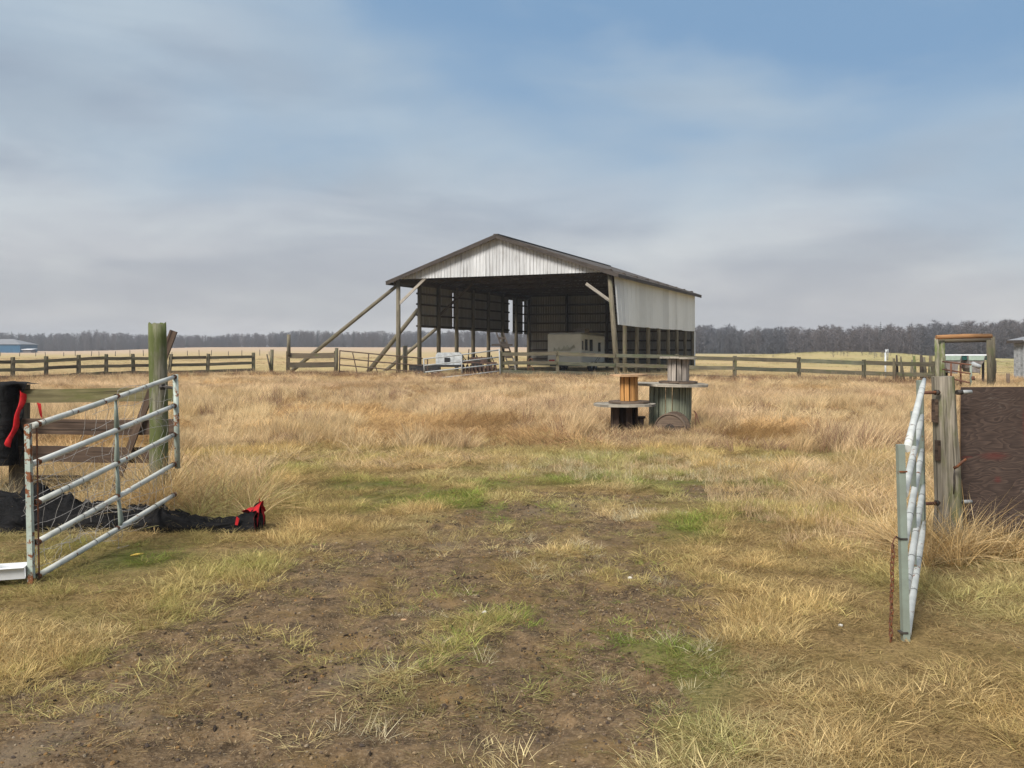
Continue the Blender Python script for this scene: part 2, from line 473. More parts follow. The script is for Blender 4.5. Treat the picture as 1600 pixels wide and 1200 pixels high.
def _hash(ix, iy, seed):
    h = (ix.astype(np.int64) * 374761393 + iy.astype(np.int64) * 668265263 + seed * 982451653) & 0xffffffff
    h = ((h ^ (h >> 13)) * 1274126177) & 0xffffffff
    h = (h ^ (h >> 16)) & 0xffffffff
    return h / 4294967295.0


def vnoise(x, y, seed=0):
    ix, iy = np.floor(x), np.floor(y)
    fx, fy = x - ix, y - iy
    fx, fy = fx * fx * (3 - 2 * fx), fy * fy * (3 - 2 * fy)
    a, b = _hash(ix, iy, seed), _hash(ix + 1, iy, seed)
    c, d = _hash(ix, iy + 1, seed), _hash(ix + 1, iy + 1, seed)
    return (a * (1 - fx) + b * fx) * (1 - fy) + (c * (1 - fx) + d * fx) * fy


def fbm(x, y, scale=1.0, octv=4, seed=0):
    x = np.asarray(x, float) / scale; y = np.asarray(y, float) / scale
    s, amp, tot = 0.0, 1.0, 0.0
    for o in range(octv):
        s = s + amp * vnoise(x * 2 ** o + 17.3 * o, y * 2 ** o - 9.1 * o, seed + o)
        tot += amp; amp *= 0.5
    return s / tot


def S(v, a, b):
    t = np.clip((np.asarray(v, float) - a) / (b - a), 0, 1)
    return t * t * (3 - 2 * t)


def ell(x, y, cx, cy, rx, ry, soft=0.6):
    d = np.sqrt(((x - cx) / rx) ** 2 + ((y - cy) / ry) ** 2)
    return 1 - S(d, 1 - soft, 1 + soft * 0.5)


def dirt_mask(x, y):
    x = np.asarray(x, float); y = np.asarray(y, float)
    ky = [-5, 3.4, 4.0, 4.9, 6.3, 7.3, 8.3, 9.3]
    L = np.interp(y, ky, [-2.9, -2.7, -2.5, -2.35, -2.1, -1.62, -1.0, -0.6])
    R = np.interp(y, ky, [0.5, 0.45, 0.45, 0.62, 1.45, 1.75, 1.6, 1.2])
    n = fbm(x, y, 0.8, 4, 3) - 0.5
    nf = fbm(x, y, 0.22, 3, 5) - 0.5
    s = np.minimum(x - L, R - x) + n * 2.2 + nf * 1.0
    d = S(s, -0.30, 0.45) * (1 - S(y, 8.6, 9.8))
    mc = np.interp(y, [3.9, 4.6, 5.5, 6.7, 7.3, 8.4], [-0.85, -0.45, -0.12, 0.28, 0.45, 0.62])
    mw = np.interp(y, [3.7, 4.6, 5.5, 6.7, 7.3, 8.4], [0.0, 0.30, 0.40, 0.34, 0.30, 0.15])
    med = (1 - S(np.abs(x - mc) + n * 0.7 + nf * 0.3, mw * 0.6, mw * 1.25 + 0.01)) * S(y, 3.7, 4.3) * (1 - S(y, 8.2, 9.0))
    d = d * (1 - 0.75 * med * S(n + nf * .9, -.06, .10))
    d = d * (1 - .45 * S(fbm(x, y, 1.1, 4, 19), .52, .66))
    band = ell(x, y, 1.35, 9.9, 2.3, 0.75) * S(n + nf * 0.5, -0.16, 0.05)
    rough = ell(x, y, -0.3, 8.9, 1.0, 0.9) * S(nf + n, -0.08, 0.12)
    return np.clip(np.maximum(d, np.maximum(band * 0.9, rough)), 0, 1)


def green_mask(x, y):
    g = 0.9 * ell(x, y, -1.0, 10.0, 1.1, 1.8) + 0.65 * ell(x, y, 1.3, 10.9, 2.6, 0.6) + 0.8 * ell(x, y, 0.0, 8.7, 0.7, 0.6)
    g = g + 0.8 * ell(x, y, 1.95, 7.8, 0.9, 0.8) + 0.75 * ell(x, y, 0.75, 4.6, 0.4, 1.2) + 0.55 * ell(x, y, -3.5, 6.8, 1.1, 0.9)
    g = g + 0.4 * ell(x, y, 0.2, 6.0, 0.9, 1.6) + 0.35 * ell(x, y, 2.4, 9.0, 1.4, 1.2) + 0.3 * ell(x, y, -2.6, 4.8, 0.8, 1.0)
    n = fbm(x, y, 0.7, 4, 21)
    return np.clip(.98 * g * S(n, 0.38, 0.56) + S(fbm(x, y, 1.7, 3, 30), 0.62, 0.72) * 0.35 * (1 - S(y, 12, 16)), 0, 1)


def gz(x, y):
    x = np.asarray(x, float); y = np.asarray(y, float)
    ys = np.maximum(y, 1.0)
    px = x / ys * F + 800
    rise = 2.0 * S(px, 120, 330) * (1 - S(px, 880, 1080)) * S(y, 110, 430)
    dip = -0.75 * S(px, 1380, 1600) * S(y, 60, 190)
    mound = 1.0 * np.exp(-((x - 52) / 15) ** 2 - ((y - 140) / 11) ** 2)
    roll = (fbm(x, y, 30, 3, 8) - 0.5) * 0.35 * S(y, 70, 140)
    fade = 1 - S(np.hypot(x, y), 60, 120)
    nearf = 1 - S(np.hypot(x, y), 14, 24)
    lump = (fbm(x, y, 2.2, 3, 12) - 0.5) * 0.06 * fade
    dm = dirt_mask(x, y) * nearf
    fine = ((fbm(x, y, 0.20, 3, 14) - 0.5) * 0.030 + (fbm(x, y, 0.55, 2, 15) - 0.5) * 0.03) * nearf * (0.45 + 0.75 * dm) - 0.018 * dm
    pits = -0.022 * S(fbm(x, y, 0.17, 2, 16), .60, .74) - 0.020 * S(fbm(x, y, 0.09, 2, 18), .66, .78)
    ruts = -0.045 * (np.exp(-((x - np.interp(y, [3, 9], [-1.5, -.2])) / .22) ** 2) + np.exp(-((x - np.interp(y, [3, 9], [-.15, 1.15])) / .22) ** 2)) * (fbm(x, y, .7, 2, 20) + .3)
    return rise + dip + mound + roll + lump + fine + (pits + ruts) * dm * nearf


def gzf(x, y):
    return float(gz(np.array([x]), np.array([y]))[0])


def P(px, py, d):
    """world point seen at photograph pixel (px, py) at depth d"""
    return Vector(((px - 800) / F * d, d, EYE - (py - HOR) / F * d))


# ------------------------------------------------------------------ helpers: meshes
ORIG = {}


def thing(name, label, cat, loc=(0, 0, 0), group=None, kind=None):
    o = bpy.data.objects.new(name, None)
    o.empty_display_size = 0.2
    SC.collection.objects.link(o)
    o.location = loc
    ORIG[o.name] = Vector(loc)
    return tag(o, label, cat, group, kind)


def tag(o, label, cat=None, group=None, kind=None):
    if label: o['label'] = label
    if cat: o['category'] = cat
    if group: o['group'] = group
    if kind: o['kind'] = kind
    return o


class MB:
    def __init__(s):
        s.v, s.f, s.uv, s.m, s.sm = [], [], [], [], []

    def face(s, idx, uvs, smooth=False):
        s.f.append(idx); s.uv.extend(uvs); s.sm.append(smooth)

    def quadbox(s, ring0, ring1, L, uo=0.0):
        """box between two 4-point rings, uv u along L"""
        b = len(s.v)
        s.v += [tuple(p) for p in ring0] + [tuple(p) for p in ring1]
        acc = uo * 0.37
        for i in range(4):
            j = (i + 1) % 4
            w = (Vector(ring0[j]) - Vector(ring0[i])).length
            s.face((b + i, b + j, b + 4 + j, b + 4 + i), [(0, acc), (0, acc + w), (L, acc + w), (L, acc)])
            acc += w
        w = (Vector(ring0[1]) - Vector(ring0[0])).length; h = (Vector(ring0[2]) - Vector(ring0[1])).length
        s.face((b + 3, b + 2, b + 1, b), [(0, 0), (w, 0), (w, h), (0, h)])
        s.face((b + 4, b + 5, b + 6, b + 7), [(0, 0), (w, 0), (w, h), (0, h)])

    def beam(s, p0, p1, w, h, up=(0, 0, 1), w2=None, h2=None, jit=0.0):
        """rectangular beam; w across (horizontal), h along up"""
        p0, p1 = Vector(p0), Vector(p1)
        d = (p1 - p0); L = d.length
        if L < 1e-6: return s
        d.normalize()
        up = Vector(up)
        if abs(d.dot(up)) > 0.97: up = Vector((0, 1, 0)) if abs(d.y) < 0.9 else Vector((1, 0, 0))
        side = d.cross(up).normalized(); u = side.cross(d).normalized()
        w2 = w if w2 is None else w2; h2 = h if h2 is None else h2
        def ring(p, w, h):
            r = []
            for a, c in ((-1, -1), (1, -1), (1, 1), (-1, 1)):
                q = p + side * (a * w / 2) + u * (c * h / 2)
                if jit: q = q + Vector([random.uniform(-jit, jit) for _ in range(3)])
                r.append(q)
            return r
        s.quadbox(ring(p0, w, h), ring(p1, w2, h2), L, random.random() * 5)
        return s

    def box(s, lo, hi):
        (x0, y0, z0), (x1, y1, z1) = lo, hi
        r0 = [Vector((x0, y0, z0)), Vector((x0, y1, z0)), Vector((x0, y1, z1)), Vector((x0, y0, z1))]
        r1 = [Vector((x1, p.y, p.z)) for p in r0]
        s.quadbox(r0, r1, x1 - x0)
        return s

    def tube(s, pts, rad, n=8, caps=True, rough=0.0, smooth=True, sq=None):
        pts = [Vector(p) for p in pts]
        if not isinstance(rad, (list, tuple)): rad = [rad] * len(pts)
        b0 = len(s.v)
        acc = 0.0
        us = []
        prev_side = None
        rj = [random.uniform(-1, 1) for _ in range(n)]
        for i, p in enumerate(pts):
            d = (pts[min(i + 1, len(pts) - 1)] - pts[max(i - 1, 0)]).normalized()
            if prev_side is None:
                ref = Vector((0, 0, 1)) if abs(d.z) < 0.9 else Vector((0, 1, 0))
                side = d.cross(ref).normalized()
            else:
                side = (prev_side - d * prev_side.dot(d)).normalized()
            prev_side = side
            u = side.cross(d).normalized()
            if i: acc += (p - pts[i - 1]).length
            us.append(acc)
            for k in range(n):
                a = 2 * math.pi * k / n
                r = rad[i] * (1 + rough * rj[k] + rough * 0.5 * random.uniform(-1, 1))
                x, y = math.cos(a), math.sin(a)
                if sq: x, y = x * sq[0], y * sq[1]
                s.v.append(tuple(p + side * (x * r) + u * (y * r)))
        for i in range(len(pts) - 1):
            for k in range(n):
                k2 = (k + 1) % n
                a, b_, c, d_ = b0 + i * n + k, b0 + i * n + k2, b0 + (i + 1) * n + k2, b0 + (i + 1) * n + k
                w = 2 * math.pi * rad[i] / n
                s.face((a, b_, c, d_), [(us[i], k * w), (us[i], (k + 1) * w), (us[i + 1], (k + 1) * w), (us[i + 1], k * w)], smooth)
        if caps:
            for i, rev in ((0, True), (len(pts) - 1, False)):
                ids = [b0 + i * n + k for k in range(n)]
                uvs = [(rad[i] * math.cos(2 * math.pi * k / n), rad[i] * math.sin(2 * math.pi * k / n)) for k in range(n)]
                if rev: ids.reverse(); uvs.reverse()
                s.face(tuple(ids), uvs)
        return s

    def poly_prism(s, pts, off):
        """planar polygon extruded by off"""
        b = len(s.v); n = len(pts); off = Vector(off)
        s.v += [tuple(p) for p in pts] + [tuple(Vector(p) + off) for p in pts]
        o = Vector(pts[0])
        e1 = (Vector(pts[1]) - o).normalized(); nn = off.normalized(); e2 = nn.cross(e1)
        uvp = [((Vector(p) - o).dot(e1), (Vector(p) - o).dot(e2)) for p in pts]
        s.face(tuple(range(b, b + n)), uvp)
        s.face(tuple(reversed(range(b + n, b + 2 * n))), list(reversed(uvp)))
        for i in range(n):
            j = (i + 1) % n
            w = (Vector(pts[j]) - Vector(pts[i])).length
            s.face((b + j, b + i, b + n + i, b + n + j), [(0, 0), (w, 0), (w, off.length), (0, off.length)])
        return s

    def grid(s, rows, smooth=True, uvscale=1.0):
        """rows: list of lists of points"""
        b = len(s.v); m = len(rows[0])
        for r in rows: s.v += [tuple(p) for p in r]
        for i in range(len(rows) - 1):
            for j in range(m - 1):
                s.face((b + i * m + j, b + i * m + j + 1, b + (i + 1) * m + j + 1, b + (i + 1) * m + j),
                       [(j * uvscale, i * uvscale), ((j + 1) * uvscale, i * uvscale), ((j + 1) * uvscale, (i + 1) * uvscale), (j * uvscale, (i + 1) * uvscale)], smooth)
        return s

    def mesh(s, name, origin=Vector((0, 0, 0))):
        me = bpy.data.meshes.new(name)
        v = np.array(s.v, float) - np.array(origin)
        me.from_pydata(v.tolist(), [], s.f)
        uvl = me.uv_layers.new(name='UVMap')
        uvl.data.foreach_set('uv', np.array(s.uv, float).ravel())
        me.polygons.foreach_set('use_smooth', s.sm)
        me.update()
        return me

    def build(s, name, mat, parent=None, label=None, kind=None):
        org = ORIG[parent.name] if parent is not None else Vector((0, 0, 0))
        me = s.mesh(name, org)
        me.materials.append(mat)
        o = bpy.data.objects.new(name, me)
        SC.collection.objects.link(o)
        if parent is not None:
            o.parent = parent
        ORIG[o.name] = org
        if label: o['label'] = label
        if kind: o['kind'] = kind
        return o

    def solo(s, name, mat, label, cat, loc, group=None, kind=None):
        """a top-level thing that is one mesh, origin at loc"""
        me = s.mesh(name, Vector(loc))
        me.materials.append(mat)
        o = bpy.data.objects.new(name, me)
        SC.collection.objects.link(o)
        o.location = loc
        ORIG[o.name] = Vector(loc)
        return tag(o, label, cat, group, kind)


# ------------------------------------------------------------------ GROUND


def axis(dense0, dense1, step, far0, far1, grow):
    a = list(np.arange(dense0, dense1 + 1e-6, step))
    s, v = step, a[-1]
    while v < far1:
        s *= grow; v += s; a.append(v)
    s, v = step, a[0]
    lo = []
    while v > far0:
        s *= grow; v -= s; lo.append(v)
    return np.array(lo[::-1] + a)


gx = axis(-5.0, 5.0, 0.045, -3500, 3500, 1.075)
gy = axis(2.6, 11.5, 0.045, -300, 4200, 1.045)
GX, GY = np.meshgrid(gx, gy)
GZ = gz(GX, GY)
nx, ny = len(gx), len(gy)
co = np.stack([GX, GY, GZ], -1).reshape(-1, 3)
me = bpy.data.meshes.new('ground')
me.vertices.add(len(co)); me.vertices.foreach_set('co', co.ravel())
ii = (np.arange(ny - 1)[:, None] * nx + np.arange(nx - 1)[None, :]).ravel()
quads = np.stack([ii, ii + 1, ii + nx + 1, ii + nx], -1)
me.loops.add(quads.size); me.loops.foreach_set('vertex_index', quads.ravel().astype(np.int32))
me.polygons.add(len(quads)); me.polygons.foreach_set('loop_start', (np.arange(len(quads)) * 4).astype(np.int32))
me.polygons.foreach_set('use_smooth', [True] * len(quads))
me.update(calc_edges=True)
fr = S(GY, 36, 46) * np.ones_like(GX)
fr = np.maximum(fr, S(np.abs(GX), 60, 90))
for nm, arr in (('dirt', dirt_mask(GX, GY) * (1 - S(np.hypot(GX, GY), 14, 22))), ('green', green_mask(GX, GY)), ('far', fr)):
    at = me.attributes.new(nm, 'FLOAT', 'POINT')
    at.data.foreach_set('value', arr.astype(np.float32).ravel())
me.materials.append(M['ground'])
ground = bpy.data.objects.new('ground', me)
SC.collection.objects.link(ground)
tag(ground, 'bare brown earth track through dry grass, running on into a mown stubble field', None, None, 'structure')

# ------------------------------------------------------------------ BARN
BR = Vector((5.65, 51.0, 0)); BV = Vector((0.4, 0.9165, 0)); BU = Vector((-0.9165, 0.4, 0))
BW, BD, EV, PK = 14.0, 21.5, 5.96, 8.34
BAY = BD / 8


def B(a, b, z): return BR + BU * a + BV * b + Vector((0, 0, z))


def roof_z(a): return PK - abs(a - BW / 2) / (BW / 2) * (PK - EV)


barn = thing('pole_barn', 'large open-fronted pole barn with white sheet metal gable and dark interior in the field', 'barn', tuple(B(BW / 2, BD / 2, 0)))


def sheet(p0, dirv, width, zlo, zhi, nrm, mat, name, parent, rib=0.225, depth=0.034, uoff=0.0):
    """ribbed metal sheet; zlo, zhi functions of distance across"""
    mb = MB()
    xs, ds = [], []
    nr = max(1, int(round(width / rib)))
    rw = width / nr
    for i in range(nr):
        x = i * rw
        for dx, dd in ((0.0, 0), (rw * 0.60, 0), (rw * 0.68, 1), (rw * 0.86, 1), (rw * 0.94, 0)):
            xs.append(x + dx); ds.append(dd * depth)
    xs.append(width); ds.append(0)
    rows = [[], []]
    for x, d in zip(xs, ds):
        base = Vector(p0) + Vector(dirv) * x + Vector(nrm) * d
        rows[0].append(base + Vector((0, 0, zlo(x)))); rows[1].append(base + Vector((0, 0, zhi(x))))
    b = len(mb.v); m = len(xs)
    for r in rows: mb.v += [tuple(p) for p in r]
    for j in range(m - 1):
        mb.face((b + j, b + j + 1, b + m + j + 1, b + m + j),
                [(xs[j] + uoff, zlo(xs[j])), (xs[j + 1] + uoff, zlo(xs[j + 1])), (xs[j + 1] + uoff, zhi(xs[j + 1])), (xs[j] + uoff, zhi(xs[j]))])
    return mb.build(name, mat, parent)


# posts
for k in range(9):
    lean = -0.38 if k == 0 else 0.0
    top = B(0 - lean * 0.3, k * BAY, EV)
    foot = B(lean, k * BAY, -0.2)
    MB().tube([foot, foot.lerp(top, .5), top], [0.17 if k == 0 else 0.135, 0.15 if k == 0 else .125, 0.13 if k == 0 else 0.12], 8, rough=0.05).build('post', M['barn_post'], barn)
    MB().tube([B(BW, k * BAY, -0.2), B(BW, k * BAY, EV)], [0.15, 0.13], 8, rough=0.05).build('post', M['barn_post'], barn)
for a in (3.5, 7.0, 10.5):
    MB().tube([B(a, BD - 0.15, -0.2), B(a, BD - 0.15, roof_z(a) - .1)], 0.13, 8).build('post', M['barn_dark'], barn)
MB().tube([B(BW - 0.05, 0.75, -0.2), B(BW - .05, 0.75, 1.75)], 0.15, 8, rough=.06).build('post', M['barn_post'], barn, label='short post stub just inside the front left corner')

# trusses, one part each
for k in range(9):
    mb = MB(); b = k * BAY + 0.12
    if k == 0: b = 0.16
    zc = EV - 0.02
    mb.beam(B(0, b, zc + .1), B(BW, b, zc + .1), 0.05, 0.16)
    for sgn in (0, 1):
        a0, a1 = (0, BW / 2) if sgn == 0 else (BW, BW / 2)
        mb.beam(B(a0, b + .055, EV - .02), B(a1, b + .055, PK - .24), 0.05, 0.18)
        for i in range(4):
            t0, t1 = i / 4, (i + 0.5) / 4
            aa, ab = a0 + (a1 - a0) * t0, a0 + (a1 - a0) * t1
            mb.beam(B(aa, b - .055, zc + .1), B(ab, b - .055, roof_z(ab) - .22), 0.04, 0.09)
            ac = a0 + (a1 - a0) * (i + 1) / 4
            mb.beam(B(ab, b - .055, roof_z(ab) - .22), B(ac, b - .055, zc + .1), 0.04, 0.09)
    mb.build('truss', M['barn_dark'], barn)
for sgn in (0, 1):
    for i in range(9):
        t_ = (i + 0.15) / 8.6
        a = (BW / 2) * t_ if sgn == 0 else BW - (BW / 2) * t_
        MB().beam(B(a, -0.45, roof_z(a) - .075), B(a, BD + .45, roof_z(a) - .075), 0.09, 0.05).build('purlin', M['brace_pale'] if i in (3, 6) else M['barn_dark'], barn)  # two rows paler: light catching the purlins is put into their colour
# header beams on top of the posts
for a in (0.0, BW):
    MB().beam(B(a, 0, EV - .14), B(a, BD, EV - .14), 0.08, 0.24).build('header_beam', M['barn_dark'], barn)

# roof sheets
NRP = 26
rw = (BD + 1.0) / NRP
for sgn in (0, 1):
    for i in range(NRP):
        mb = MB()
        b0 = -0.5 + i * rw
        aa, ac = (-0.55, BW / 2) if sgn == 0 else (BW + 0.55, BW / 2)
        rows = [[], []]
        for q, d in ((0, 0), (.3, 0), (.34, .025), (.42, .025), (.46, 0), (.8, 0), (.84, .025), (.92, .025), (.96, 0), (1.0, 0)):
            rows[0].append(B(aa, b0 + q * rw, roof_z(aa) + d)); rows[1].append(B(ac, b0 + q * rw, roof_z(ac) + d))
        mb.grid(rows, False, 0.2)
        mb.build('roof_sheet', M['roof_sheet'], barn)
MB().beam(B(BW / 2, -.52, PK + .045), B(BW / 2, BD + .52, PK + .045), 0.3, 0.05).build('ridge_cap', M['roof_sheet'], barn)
# rake fascia boards (front and back) and eave fascia
for b in (-0.53, BD + 0.53):
    MB().beam(B(-0.58, b, roof_z(-0.58) - .07), B(BW / 2, b, PK - .07), 0.04, 0.23).build('fascia_board', M['fascia'], barn)
    MB().beam(B(BW + 0.58, b, roof_z(BW + 0.58) - .07), B(BW / 2, b, PK - .07), 0.04, 0.23).build('fascia_board', M['fascia'], barn)
for a in (-0.58, BW + 0.58):
    MB().beam(B(a, -.53, roof_z(a) - .08), B(a, BD + .53, roof_z(a) - .08), 0.04, 0.2).build('fascia_board', M['fascia'], barn)
# gable sheets
ng = 16; gw = BW / ng
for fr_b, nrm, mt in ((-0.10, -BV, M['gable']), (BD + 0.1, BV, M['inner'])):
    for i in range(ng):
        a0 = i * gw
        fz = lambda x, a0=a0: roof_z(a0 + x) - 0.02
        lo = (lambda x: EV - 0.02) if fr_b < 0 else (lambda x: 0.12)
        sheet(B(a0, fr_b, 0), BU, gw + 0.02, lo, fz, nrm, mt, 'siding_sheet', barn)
# right wall sheets (white outside), hung above the open lower part
nsd = 25; sw = (BD) / nsd
for i in range(nsd):
    b0 = i * sw
    def lo(x, b0=b0, e=(random.uniform(-.02, .02))): return 2.92 + e
    if i == 0:
        # the first sheet flares out a little at its bottom, following the leaning corner post
        lo = lambda x: 2.94
    p0 = B(-0.16, b0, 0)
    o = sheet(p0, BV, sw - 0.004, lo, lambda x: EV - 0.12, -BU, M['side'], 'siding_sheet', barn)
    if i < 5:
        for v in o.data.vertices:
            zz = v.co.z
            if zz < 4:
                d = -BU * (0.22 * (1 - i / 5.0))
                v.co += Vector((d.x, d.y, 0))
MB().beam(B(-0.17, BD - .02, 0.1), B(-0.17, BD - .02, 2.9), 0.05, 0.10, (1, 0, 0)).build('corner_trim', M['white'], barn)
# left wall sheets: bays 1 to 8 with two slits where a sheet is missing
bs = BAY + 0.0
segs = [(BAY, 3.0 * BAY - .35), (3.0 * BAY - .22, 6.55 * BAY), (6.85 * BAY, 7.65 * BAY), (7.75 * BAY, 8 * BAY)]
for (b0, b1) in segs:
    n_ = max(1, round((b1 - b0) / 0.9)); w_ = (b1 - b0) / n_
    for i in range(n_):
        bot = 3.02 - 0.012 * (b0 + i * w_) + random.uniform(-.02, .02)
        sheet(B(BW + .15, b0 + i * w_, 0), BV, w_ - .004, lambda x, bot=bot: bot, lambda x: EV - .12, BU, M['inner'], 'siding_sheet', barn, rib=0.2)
for z in (3.06, 3.78, 4.5, 5.2):
    MB().beam(B(BW - .02 + .13, BAY - .2, z), B(BW + .11, 6.58 * BAY, z), 0.045, 0.12).build('girt', M['barn_dark'], barn)
    MB().beam(B(BW + .11, 6.9 * BAY, z - .05), B(BW + .11, 8 * BAY, z - .05), 0.045, 0.12).build('girt', M['barn_dark'], barn)
    MB().beam(B(-.12, 0.1, z), B(-.12, BD, z), 0.045, 0.12).build('girt', M['barn_dark'], barn)
for z in (0.7, 1.45, 2.2, 2.95, 3.7, 4.45, 5.2):
    MB().beam(B(0.1, BD + .04, z), B(BW - .1, BD + .04, z), 0.045, 0.13).build('girt', M['barn_dark'], barn)
# knee braces and long raking props
def prop(p0, p1, r, mat, lab=None):
    MB().tube([p0, Vector(p0).lerp(Vector(p1), .5), p1], [r, r * .95, r * .85], 8, rough=.05).build('brace', mat, barn, label=lab)
prop(B(BW + 8.5, 0, -0.1), B(BW + .1, 0, 5.55), 0.14, M['barn_post'], 'long raking pole outside the front left post')
prop(B(BW + 4.05, BAY, -0.1), B(BW + .1, BAY, 4.15), 0.17, M['barn_post'])
prop(B(BW + 4.4, 2 * BAY, -0.1), B(BW + .1, 2 * BAY, 3.0), 0.13, M['barn_post'])
MB().beam(B(BW, 0, 4.35), B(BW - 1.95, 0, EV), 0.07, 0.16).build('brace', M['brace_pale'], barn)
MB().beam(B(0, -.02, 4.25), B(1.5, -.02, 5.32), 0.07, 0.17).build('brace', M['brace_pale'], barn, label='pale knee brace at the front right post')
MB().beam(B(BW - .1, 2 * BAY, 3.9), B(BW - 2.6, 2 * BAY, EV), 0.07, 0.16).build('brace', M['barn_dark'], barn)

# ------------------------------------------------------------------ FENCES


def gp(px, Z, z=0.0):
    x = (px - 800) / F * Z
    return Vector((x, Z, gzf(x, Z) + z))


def board_fence(name, label, posts, tops, hw, mats, psize=0.16, rails=3, ph=0.14, skip=(), gap=0.38, lean=None, pmat=None):
    """posts: [(px, Z)], tops: height of top rail's upper edge at each post, hw: rail width"""
    root = thing(name, label, 'fence', tuple(gp(*posts[0])))
    pts = [gp(*p) for p in posts]
    for i, p in enumerate(pts):
        dx = (lean or {}).get(i, 0.0)
        MB().beam(p + Vector((-dx * .3, 0, -.2)), p + Vector((dx, 0, tops[i] + ph)), psize, psize * .9, (0, 1, 0), psize * .92, psize * .85, jit=.01).build('post', pmat or mats[0], root)
    for i in range(len(pts) - 1):
        g0 = gap if not isinstance(gap, list) else gap[i]
        g1 = gap if not isinstance(gap, list) else gap[i + 1]
        for r in range(rails):
            if (i, r) in skip: continue
            off = Vector((0, -psize * .5 - .03, 0))
            z0 = tops[i] - hw / 2 - r * g0 + random.uniform(-.02, .02)
            z1 = tops[i + 1] - hw / 2 - r * g1 + random.uniform(-.02, .02)
            d = (pts[i + 1] - pts[i]).normalized() * .03
            a_, b_ = pts[i] + off + Vector((0, 0, z0)) + d, pts[i + 1] + off + Vector((0, 0, z1)) - d
            mid = a_.lerp(b_, .5) + Vector((0, 0, random.uniform(-.035, .01)))
            mb = MB()
            mb.beam(a_, mid, .04, hw, jit=.004); 
            # second half reuses end points so that the sag is continuous
            mb.beam(mid, b_, .04, hw, jit=.004)
            mb.build('rail', mats[(r + i) % len(mats)] if r < 2 else mats[-1], root)
    return root


board_fence('board_fence', 'weathered three-rail board fence across the field left of the barn', [(-95, 40.0), (-35, 42.0), (20, 43.2), (72, 44.2), (123, 45.3), (166, 46.2), (209, 47.2), (264, 48.4), (324, 49.7), (396, 51.3)],
            [1.02, 1.02, 1.03, 1.08, 1.12, 1.15, 1.16, 1.14, 1.16, 1.2], 0.16, [M['fence'], M['fence_dark'], M['fence']], rails=3, lean={7: .12, 6: -.05, 8: .06})
board_fence('board_fence', 'three-rail board fence in front of the barn, running to the right', [(783, 47.5), (871, 47.3), (962, 46.6), (1058, 45.6), (1148, 44.5), (1248, 42.5), (1350, 40.2), (1459, 37.6)],
            [1.38, 1.40, 1.30, 1.24, 1.17, 1.11, 1.03, 0.98], 0.18, [M['fence'], M['fence'], M['fence_moss']], psize=0.17, rails=3, gap=[.47, .50, .48, .48, .47, .46, .44, .43], ph=.06)
sf = board_fence('board_fence', 'short mossy fence panel between two posts left of the dark gate', [(450, 52.5), (525, 52.5)], [1.33, 1.33], 0.30, [M['fence_dark'], M['fence_dark'], M['fence_moss']], psize=0.2, rails=3, gap=.56, ph=.08)
MB().tube([gp(451, 52.3, 1.2), gp(451, 52.3, 2.4)], [.11, .10], 8, rough=.06).build('tall_post', M['barn_post'], sf, label='tall grey end post rising above the panel')
MB().tube([gp(525, 52.4, -.1), gp(526, 52.4, 1.6)], [.11, .10], 8).build('tall_post', M['fence'], sf)

# two small posts in the gap
o = MB().tube([gp(423, 51.5, -.2), gp(425, 51.5, 1.52)], [.12, .10], 8, rough=.06).solo('fence_post', M['fence'], 'single upright grey post standing between the two left fences', 'post', tuple(gp(423, 51.5)))
o = MB().tube([gp(424, 51.3, .1), gp(417, 51.3, 1.25)], [.05, .04], 6).solo('leaning_stick', M['fence_dark'], 'thin dark stick leaning against the single upright post', 'stick', tuple(gp(424, 51.3)))


def tube_gate(name, label, rails, verts, r, mat, diag=(), loc=None, vr=None):
    root = thing(name, label, 'gate', loc)
    for a_, b_ in rails:
        mid = Vector(a_).lerp(Vector(b_), .5) + Vector((0, 0, random.uniform(-.02, .005)))
        MB().tube([a_, mid, b_], r, 7).build('rail', mat, root)
    for a_, b_ in verts:
        MB().tube([a_, b_], vr or r, 7).build('upright', mat, root)
    for a_, b_ in diag:
        MB().beam(a_, b_, .05, .05, (0, 1, 0)).build('stay', mat, root)
    return root


Zg = 50.0
ys0, ys1 = (548, 559.5, 570, 580, 590), (560, 571.5, 581.5, 591, 598)
tube_gate('field_gate', 'sagging rusty brown tube gate standing half open left of the barn', [(P(531, a, 51), P(660, b, 49.0)) for a, b in list(zip(ys0, ys1))[:4]] + [(P(531, 589.5, 51), P(598, 596.5, 50))],
          [(P(531, 547, 51), P(530, 591, 51)), (P(576, 553, 50.3), P(574, 595, 50.3)), (P(620, 558, 49.6), P(620, 595, 49.6)), (P(668, 561, 48.9), P(668, 589, 48.9))], .035, M['brown_gate'],
          [(P(551, 551, 50.6), P(559, 587, 50.6)), (P(586, 570, 50.1), P(591, 586, 50.1))], tuple(gp(531, 51)))
tube_gate('field_gate', 'pale silver tube gate tilted up to its post in front of the barn', [(P(662, 561, 46.6), P(779, 547, 47.3)), (P(663, 571, 46.6), P(779, 558, 47.3)), (P(664, 581.5, 46.6), P(779, 569, 47.3)), (P(690, 590, 46.8), P(779, 580, 47.3))],
          [(P(662, 560, 46.6), P(663, 583, 46.6)), (P(721, 555, 46.9), P(722, 584, 46.9)), (P(780, 545, 47.2), P(782, 592, 47.2))], .035, M['silver_gate'], (), tuple(gp(782, 47.2)))

